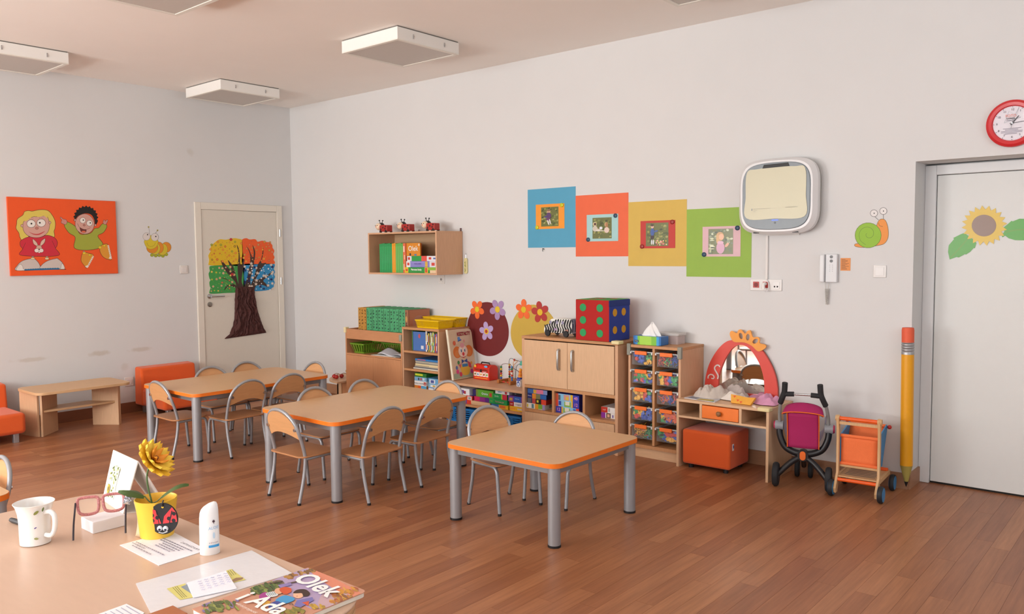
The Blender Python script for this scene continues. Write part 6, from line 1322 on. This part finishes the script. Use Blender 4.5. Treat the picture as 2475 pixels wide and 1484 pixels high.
def petal(ang, l, w_, lift, col):
    d_ = e1*cos(ang)+e2*sin(ang); s_ = ax.cross(d_)
    def f(u, v):
        k = sin(pi*min(1, .12+.88*u)**.9)**.7 if u < 1 else 0; 
        return tuple(hc+d_*(l*u)+s_*((v-.5)*w_*(.25+.9*sin(pi*(.1+.85*u)))*(1 if u < 1 else .05))+ax*(lift*u-.010*(2*v-1)**2*u+.010*u*u))
    obj('petal', M().grid(f, 8, 4), mat(col, .55, var=.12, scale=60), t, smooth=True, fix=False)
for k in range(12): petal(2*pi*k/12, .058, .032, .010, '#fbbd28')
for k in range(10): petal(2*pi*k/10+.2, .046, .028, .022, '#ffce40')
for k in range(7): petal(2*pi*k/7+.1, .026, .016, .026, '#f6a02c')
obj('calyx', M().sphere(tuple(hc-ax*.002), .010, 10, 8), GS, t, smooth=True); obj('flower_eye', M().sphere(tuple(hc+ax*.012), .006, 10, 8), mat('#8a4a1a', .6), t, smooth=True)
def gleaf(a0, d_, l, w_, rise):
    d_ = d_.normalized(); s_ = Vector((0, 0, 1)).cross(d_)
    def f(u, v): return tuple(a0+d_*(l*u)+s_*((v-.5)*w_*sin(pi*(.06+.9*u)))+Vector((0, 0, rise*sin(pi*.6*u)-.006*abs(2*v-1)+.0)))
    obj('leaf', M().grid(f, 10, 4), mat('#3f5a24', .5, var=.25, scale=50), t, smooth=True, fix=False)
lb = Vector((0, 0, .106))-hd*.012
gleaf(lb-hd*.018, -hd*1+Vector((0, .05, 0)), .07, .05, .016); gleaf(lb+hd*.028, hd*1+Vector((-.1, .2, 0)), .068, .05, .03)
obj('leaf_stalk', M().tube(smooth2([tuple(lb-hd*.018), tuple(lb-hd*.004+Vector((0, 0, -.016))), tuple(lb+hd*.012+Vector((0, 0, -.016))), tuple(lb+hd*.03)], False, 4), .0015, 6), GS, t, smooth=True)
# ladybird badge hanging on the pot
t = thing('ladybird_badge', 'round black and red ladybird badge with googly eyes on the pot', 'badge', pc+toc*.0545+hd*.010+Vector((0, 0, .060)))
ex, ez = (hd+toc*.15).normalized(), (Vector((0, 0, 1))+toc*.14).normalized(); nb = ex.cross(ez); nb = nb if nb.dot(toc) > 0 else -nb
B3 = lambda a, b, d: tuple(ex*a+ez*b+nb*d)
m = M(); n = 36; cir = [(.0405*cos(2*pi*i/n), .043*sin(2*pi*i/n)) for i in range(n)]
m.add([B3(a, b, -.002) for a, b in cir]+[B3(a, b, .002) for a, b in cir], [tuple(range(n-1, -1, -1)), tuple(range(n, 2*n))]+[(i, (i+1) % n, n+(i+1) % n, n+i) for i in range(n)]); obj('disc', m, mat('#1b1b1e', .6), t)
A = Art(ID, lambda a, b, d: B3(a, b, .0021+d))
A.poly([(-.038, -.016), (-.039, .006), (-.028, .026), (-.02, .024), (-.009, .0), (-.004, -.013)], '#d2353c'); A.poly([(.0, -.013), (.004, .008), (.026, .034), (.036, .02), (.04, -.006)], '#d2353c')
for x, y in ((-.029, .009), (-.028, -.006), (-.015, .003), (.031, .016), (.017, .002), (.03, -.003)): A.ell(x, y, .0055, .0055, '#17171a', n=12)
A.line([(-.018, .022), (-.01, -.014)], .002, '#17171a', smooth=False); A.line([(.026, .024), (.018, -.012)], .003, '#17171a', smooth=False)
A.ell(.0, .033, .0035, .003, '#e2b02a', n=10); A.line([(-.012, -.037), (0, -.039), (.013, -.034)], .002, '#ece8e8'); A.build('wings_print', t)
text('BYLE', .0001, Matrix.Identity(4), '#17171a', t) if 0 else None
for x in (-.008, .008):
    obj('googly_eye', M().sphere(B3(x, -.026, .003), .0072, 12, 8), mat('#eef0f6', .2), t, smooth=True); obj('pupil', M().sphere(B3(x+.0015, -.027, .008), .0036, 10, 6), mat('#1a2238', .3), t, smooth=True)
obj('cord', M().tube([B3(0, .034, .002), B3(0, .043, .004), B3(0, .05, -.002)], .002, 6), BLACK, t, smooth=True)
t = tag(obj('ribbon_tag', M().grid(lambda u, v: tuple(pc-hd*(.060-.008*sin(3*v)-.011*(u))+toc*(.01+.01*u)+Vector((0, 0, .092*(1-v)+.001))), 3, 10), mat('#e6c6a0', .6, var=.06), None, smooth=True, fix=False), 'peach ribbon hanging down the left side of the yellow pot', 'ribbon'); t.modifiers.new('thick', 'SOLIDIFY').thickness = .001
o = obj('foil_wrapper', M().grid(lambda u, v: (.022*(u-.5)+.004*NZ3.noise((u*6, v*6, 0)), .02*(v-.5), .012+.010*NZ3.noise((u*5, v*5, 9))), 10, 10), mat('#d8d8dc', .18, .7), None, smooth=True, fix=False); o.location = pc-hd*.068+Vector((0, 0, .092)); o.rotation_euler = (R(60), 0, R(20)); tag(o, 'crumpled silver foil bow between calendar and pot', 'ribbon')
# invitation sheet
o = sheet('invitation_sheet', 'white printed invitation sheet partly under the yellow pot', 'paper', [(5.757, -4.545), (5.970, -4.548), (5.966, -4.421), (5.758, -4.408)], ZD+.0004, '#f0eef3')
text('ZAPRASZAMY', .011, Matrix.Translation((.045, .045, .0017)), '#55505a', o, spacing=1.4); A = Art(ID, lambda a, b, d: (a, b, .0013+d)); q = random.Random(4)
for k, (a, b) in enumerate(((-.075, .085), (-.06, .06), (-.03, .06), (-.03, .05), (-.03, .045), None, (-.09, .06), (-.09, -.02), (-.07, .03)) if 0 else ((-.075, .085), (-.06, .06), (-.03, .06), (-.03, .05), (-.03, .045), (-.09, .06), (-.09, -.02), (-.07, .03))):
    y = .028-.0095*k-(.012 if k > 4 else 0); x = a
    while x < b: w_ = .004+.008*q.random(); A.rect(x, y, min(b, x+w_), y+.0035, '#8d8896'); x += w_+.003
A.build('printed_lines', o)
# roll-on bottle
t = thing('lotion_stick', 'white oval lotion stick with blue band standing on the desk', 'bottle', (5.992, -4.428, ZD), atan2(hd.y, hd.x)+R(20))
def bot(u, v):
    a = 2*pi*u; k = 1-.0*v; z = .138*v
    px, py = .0275*cos(a), .0165*sin(a); taper = 1-.06*v
    top = .116+.020*(px/.0275) if v > .93 else None
    return (px*taper, py*taper, min(z, .119+.018*(px/.0275)))
m = M(); n = 36; rows_ = [(0, .90), (.015, 1), (.3, 1), (.6, .985), (.80, .96), (.90, .90), (.955, .78), (.985, .58), (1, .25)]
vs = []
for r_, tp in rows_:
    for j in range(n):
        a = 2*pi*j/n; zt_ = .127+.011*cos(a)*tp; vs.append((.0235*cos(a)*tp, .0150*sin(a)*tp, zt_*r_))
m.add(vs, [(i*n+j, i*n+(j+1) % n, (i+1)*n+(j+1) % n, (i+1)*n+j) for i in range(len(rows_)-1) for j in range(n)]+[tuple(range(n-1, -1, -1)), tuple((len(rows_)-1)*n+j for j in range(n))])
obj('body', m, mat('#f2f1f1', .3, var=.01), t, smooth=True)
A = Art(ID, lambda a, b, d: ((.0237+d)*sin(a), -(.0152+d)*cos(a), b))
for k in range(8): a0 = -.1+.15*k; A.poly([(a0, .02), (a0+.15, .02), (a0+.15, .026), (a0, .026)], '#3f9fe0')
for k in range(6): A.poly([(-.05+.17*k, .031), (.04+.17*k, .031), (.04+.17*k, .033), (-.05+.17*k, .033)], ['#a8b4c0', '#c08a8a', '#8a9ab0'][k % 3])
A.poly([(.3, .084), (.42, .090), (.46, .0865), (.5, .090), (.62, .084), (.52, .0835), (.47, .078), (.4, .0835)], '#4a2a34'); A.ell(.45, .05, .12, .008, '#c4dcf0'); A.build('label_print', t)
text('ALOE', .0105, Matrix.Translation((.010, -.0152, .069)) @ Matrix.Rotation(R(24), 4, 'Z') @ Matrix.Rotation(R(90), 4, 'X'), '#9cc4e6', t)
# plastic sleeve with pictures and note
o = sheet('plastic_sleeve', 'clear plastic sleeve with pale paper on the desk, beside the picture book', 'plastic sleeve', [(6.036, -4.634), (6.228, -4.690), (6.262, -4.374), (6.057, -4.352)], ZD+.0003, '#e3e1e4', thick=.0016)
o.data.materials[0] = mat('#e3e1e4', .12, var=.03, scale=20, bump=.3, bscale=40)
ctr = o.location.copy(); fbz = ZD+.002
fb = Zt(crop(400, 1200, 880, 1484, 2475, 1464), fbz); A = Art(fb, FL3(0), .0022, .0001)
SL3 = lambda a, b, d: (a-ctr.x, b-ctr.y, .0016+d)
A = Art(fb, SL3)
A.poly([(15, 1150), (245, 1085), (345, 1260), (180, 1290)], '#d8cf7a'); A.poly([(190, 1130), (270, 1095), (330, 1225), (300, 1200)], '#8a96a0')
for k in range(3): A.line([(90+25*k, 1135-8*k), (180+25*k, 1230-4*k), (215+25*k, 1265-6*k)], 6, '#6a6a4a')
A.build('picture_card', o)
A = Art(fb, SL3); A.poly([(580, 985), (820, 905), (1000, 1040), (850, 1075)], '#d8cf7a'); A.poly([(815, 1050), (880, 1015), (970, 1010), (960, 1035), (850, 1070)], '#9a7a5a')
for k in range(3): A.line([(780+25*k, 930-10*k), (830+25*k, 990-8*k)], 6, '#7a744a')
A.build('picture_card', o)
fz = Zt(crop(400, 1200, 880, 1484, 2475, 1464), fbz+.001)
o = sheet('handwritten_note', 'small white handwritten note lying on the plastic sleeve', 'note', [fz(265, 1080), fz(345, 1265), fz(890, 1150), fz(755, 930)], fbz+.001, '#f0f0f8'); ctr2 = o.location.copy()
A = Art(fz, lambda a, b, d: (a-ctr2.x, b-ctr2.y, .0013+d)); q = random.Random(12)
for k in range(5):
    for j in range(5): x, y = 400+80*j+12*k, 1075-24*j+26*k; A.line([(x, y), (x+16, y-14+8*q.random()), (x+32, y-6), (x+48, y-18)], 4, '#b4b4d8')
A.build('handwriting', o)
# picture book
bz = ZD+.012
o = obj('picture_book', M().prism([(-.105, -.142), (.105, -.142)]+arc(.093, .130, .012, 0, 90, 4)+[(-.105, .142)], 0, .010), mat('#e9e2d4', .6), None, bevel=.001); o.location = (6.390, -4.489, ZD+.0005); tag(o, 'illustrated picture book reading Olek i Ada at the desk corner', 'book')
cv = obj('cover', M().prism([(-.1065, -.1435), (.1065, -.1435)]+arc(.093, .1305, .0135, 0, 90, 4)+[(-.1065, .1435)], .010, .0115), mat('#cf957a', .25, var=.05, coat=.2), o)
bc_ = o.location.copy(); fk = Zt(crop(400, 1200, 880, 1484, 2475, 1464), ZD+.0122)
def bk3(a, b, d): return (max(-.106, min(.106, a-bc_.x)), max(-.143, min(.143, b-bc_.y)), .0116+d)
A = Art(fk, bk3, .0002, .000006, rough=.25)
A.poly([(1350, 1040), (1740, 900), (1960, 960), (2300, 1140), (2350, 1260), (1900, 1400), (1700, 1340), (1500, 1200), (1250, 1120)], '#b6a2c6', True); A.poly([(1800, 900), (1935, 925), (2200, 1075), (2430, 1200), (2330, 1260), (2150, 1180), (1960, 1060), (1850, 980)], '#e58e70', True); A.poly([(1980, 1180), (2150, 1180), (2330, 1260), (2100, 1400), (1900, 1380)], '#c8a8b0', True)
A.poly([(1040, 1130), (1250, 1080), (1420, 1040), (1480, 1100), (1300, 1180), (1180, 1220)], '#7a6a58', True)
q = random.Random(31)
def spray(n_, x0, x1, y0, y1, cs, r_=34, skew=0):
    for k in range(n_):
        u, v = q.random(), q.random(); A.ell(x0+(x1-x0)*u, y0+(y1-y0)*v+skew*u, r_*(.6+.7*q.random()), r_*.5*(.6+.7*q.random()), cs[q.randrange(len(cs))], q.random()*60, n=7)
spray(34, 1480, 1860, 990, 1030, ['#9a6a34', '#b98a44', '#7a5a34', '#a8743a'], 32, -100); spray(56, 2050, 2380, 1190, 1330, ['#d8962e', '#c07a34', '#a85a34', '#e0aa44', '#8a5a30', '#b8843a'], 36, -60)
spray(10, 1820, 2000, 1340, 1400, ['#c9a23a', '#a8863a'], 34); spray(44, 1080, 1420, 1120, 1220, ['#4f6a34', '#6a7a3c', '#3f5a2c', '#8a9a4c'], 34, -60); spray(50, 480, 900, 1330, 1450, ['#5a6a30', '#78843c', '#8a7aa8', '#4a5a2a', '#9aa04c'], 42, -40); spray(20, 1450, 1750, 1400, 1460, ['#7a7a34', '#9a8a3c'], 40)
for x in (1090, 1300, 1520): A.line([(x, 1090), (x+160, 1060)], 14, '#5a463c', smooth=False)
A.poly([(1400, 1110), (1560, 1080), (1580, 1110), (1430, 1145)], '#8f80b8'); A.poly([(1640, 1300), (1830, 1260), (1850, 1300), (1680, 1390), (1600, 1370)], '#7a74b4'); A.poly([(1700, 1330), (1790, 1310), (1780, 1370)], '#d0562e')
A.poly([(1170, 1240), (1260, 1200), (1310, 1290), (1200, 1310)], '#a83a8c', True); A.poly([(1250, 1215), (1370, 1190), (1400, 1240), (1300, 1260)], '#dfe2e2', True)
for k in range(5): A.line([(1262+22*k, 1212-4*k), (1290+22*k, 1248-4*k)], 7, '#5a7a80', smooth=False)
A.ell(1410, 1185, 52, 38, '#e6ae8a'); A.poly([(1420, 1160), (1480, 1135), (1560, 1150), (1565, 1195), (1500, 1225), (1440, 1200)], '#d4552a', True)
A.poly([(1370, 1300), (1480, 1240), (1600, 1270), (1590, 1310), (1450, 1350)], '#3f9cd4', True); A.poly([(1290, 1360), (1380, 1310), (1450, 1345), (1400, 1420), (1300, 1420)], '#34489a', True); A.poly([(1190, 1330), (1250, 1300), (1310, 1320), (1270, 1360), (1200, 1360)], '#d8a23c', True)
A.ell(1655, 1235, 66, 42, '#eeba98'); A.poly([(1590, 1210), (1640, 1170), (1740, 1165), (1800, 1210), (1780, 1245), (1720, 1250), (1700, 1215), (1640, 1215)], '#38201a', True); A.ell(1640, 1250, 10, 6, '#d88a70', n=8); A.line([(1540, 1350), (1580, 1345), (1590, 1365)], 8, '#3a3038')
A.build('cover_picture', o)
text('Olek', .070, Matrix.Translation((6.388-bc_.x, -4.397-bc_.y, .0142)) @ Matrix.Rotation(R(-4), 4, 'Z'), '#f8f6f4', o, bold=.0020); text('i Ada', .066, Matrix.Translation((6.380-bc_.x, -4.527-bc_.y, .0142)) @ Matrix.Rotation(R(4), 4, 'Z'), '#f8f6f4', o, bold=.0018); text('wśród przyjaciół', .011, Matrix.Translation((6.372-bc_.x, -4.562-bc_.y, .0142)), '#f0e6dc', o)
o = sheet('paper_sheet', 'white printed form at the bottom edge of the desk', 'paper', [(6.135, -4.790), (6.128, -4.697), (6.20, -4.693), (6.25, -4.74), (6.24, -4.82)], ZD+.0003, '#f0eff2')
A = Art(ID, lambda a, b, d: (a, b, .0013+d))
for k in range(5): A.rect(-.05, .0+.011*k, .03, .002+.011*k, '#b0b0c4')
A.build('printed_lines', o)
o = item('pocket_notebook', 'brown pocket notebook at the bottom edge, left of the picture book', 'notebook', 6.222, 6.284, -4.73, -4.642, ZD+.0003, ZD+.006, '#b06a42')
flush_texts()
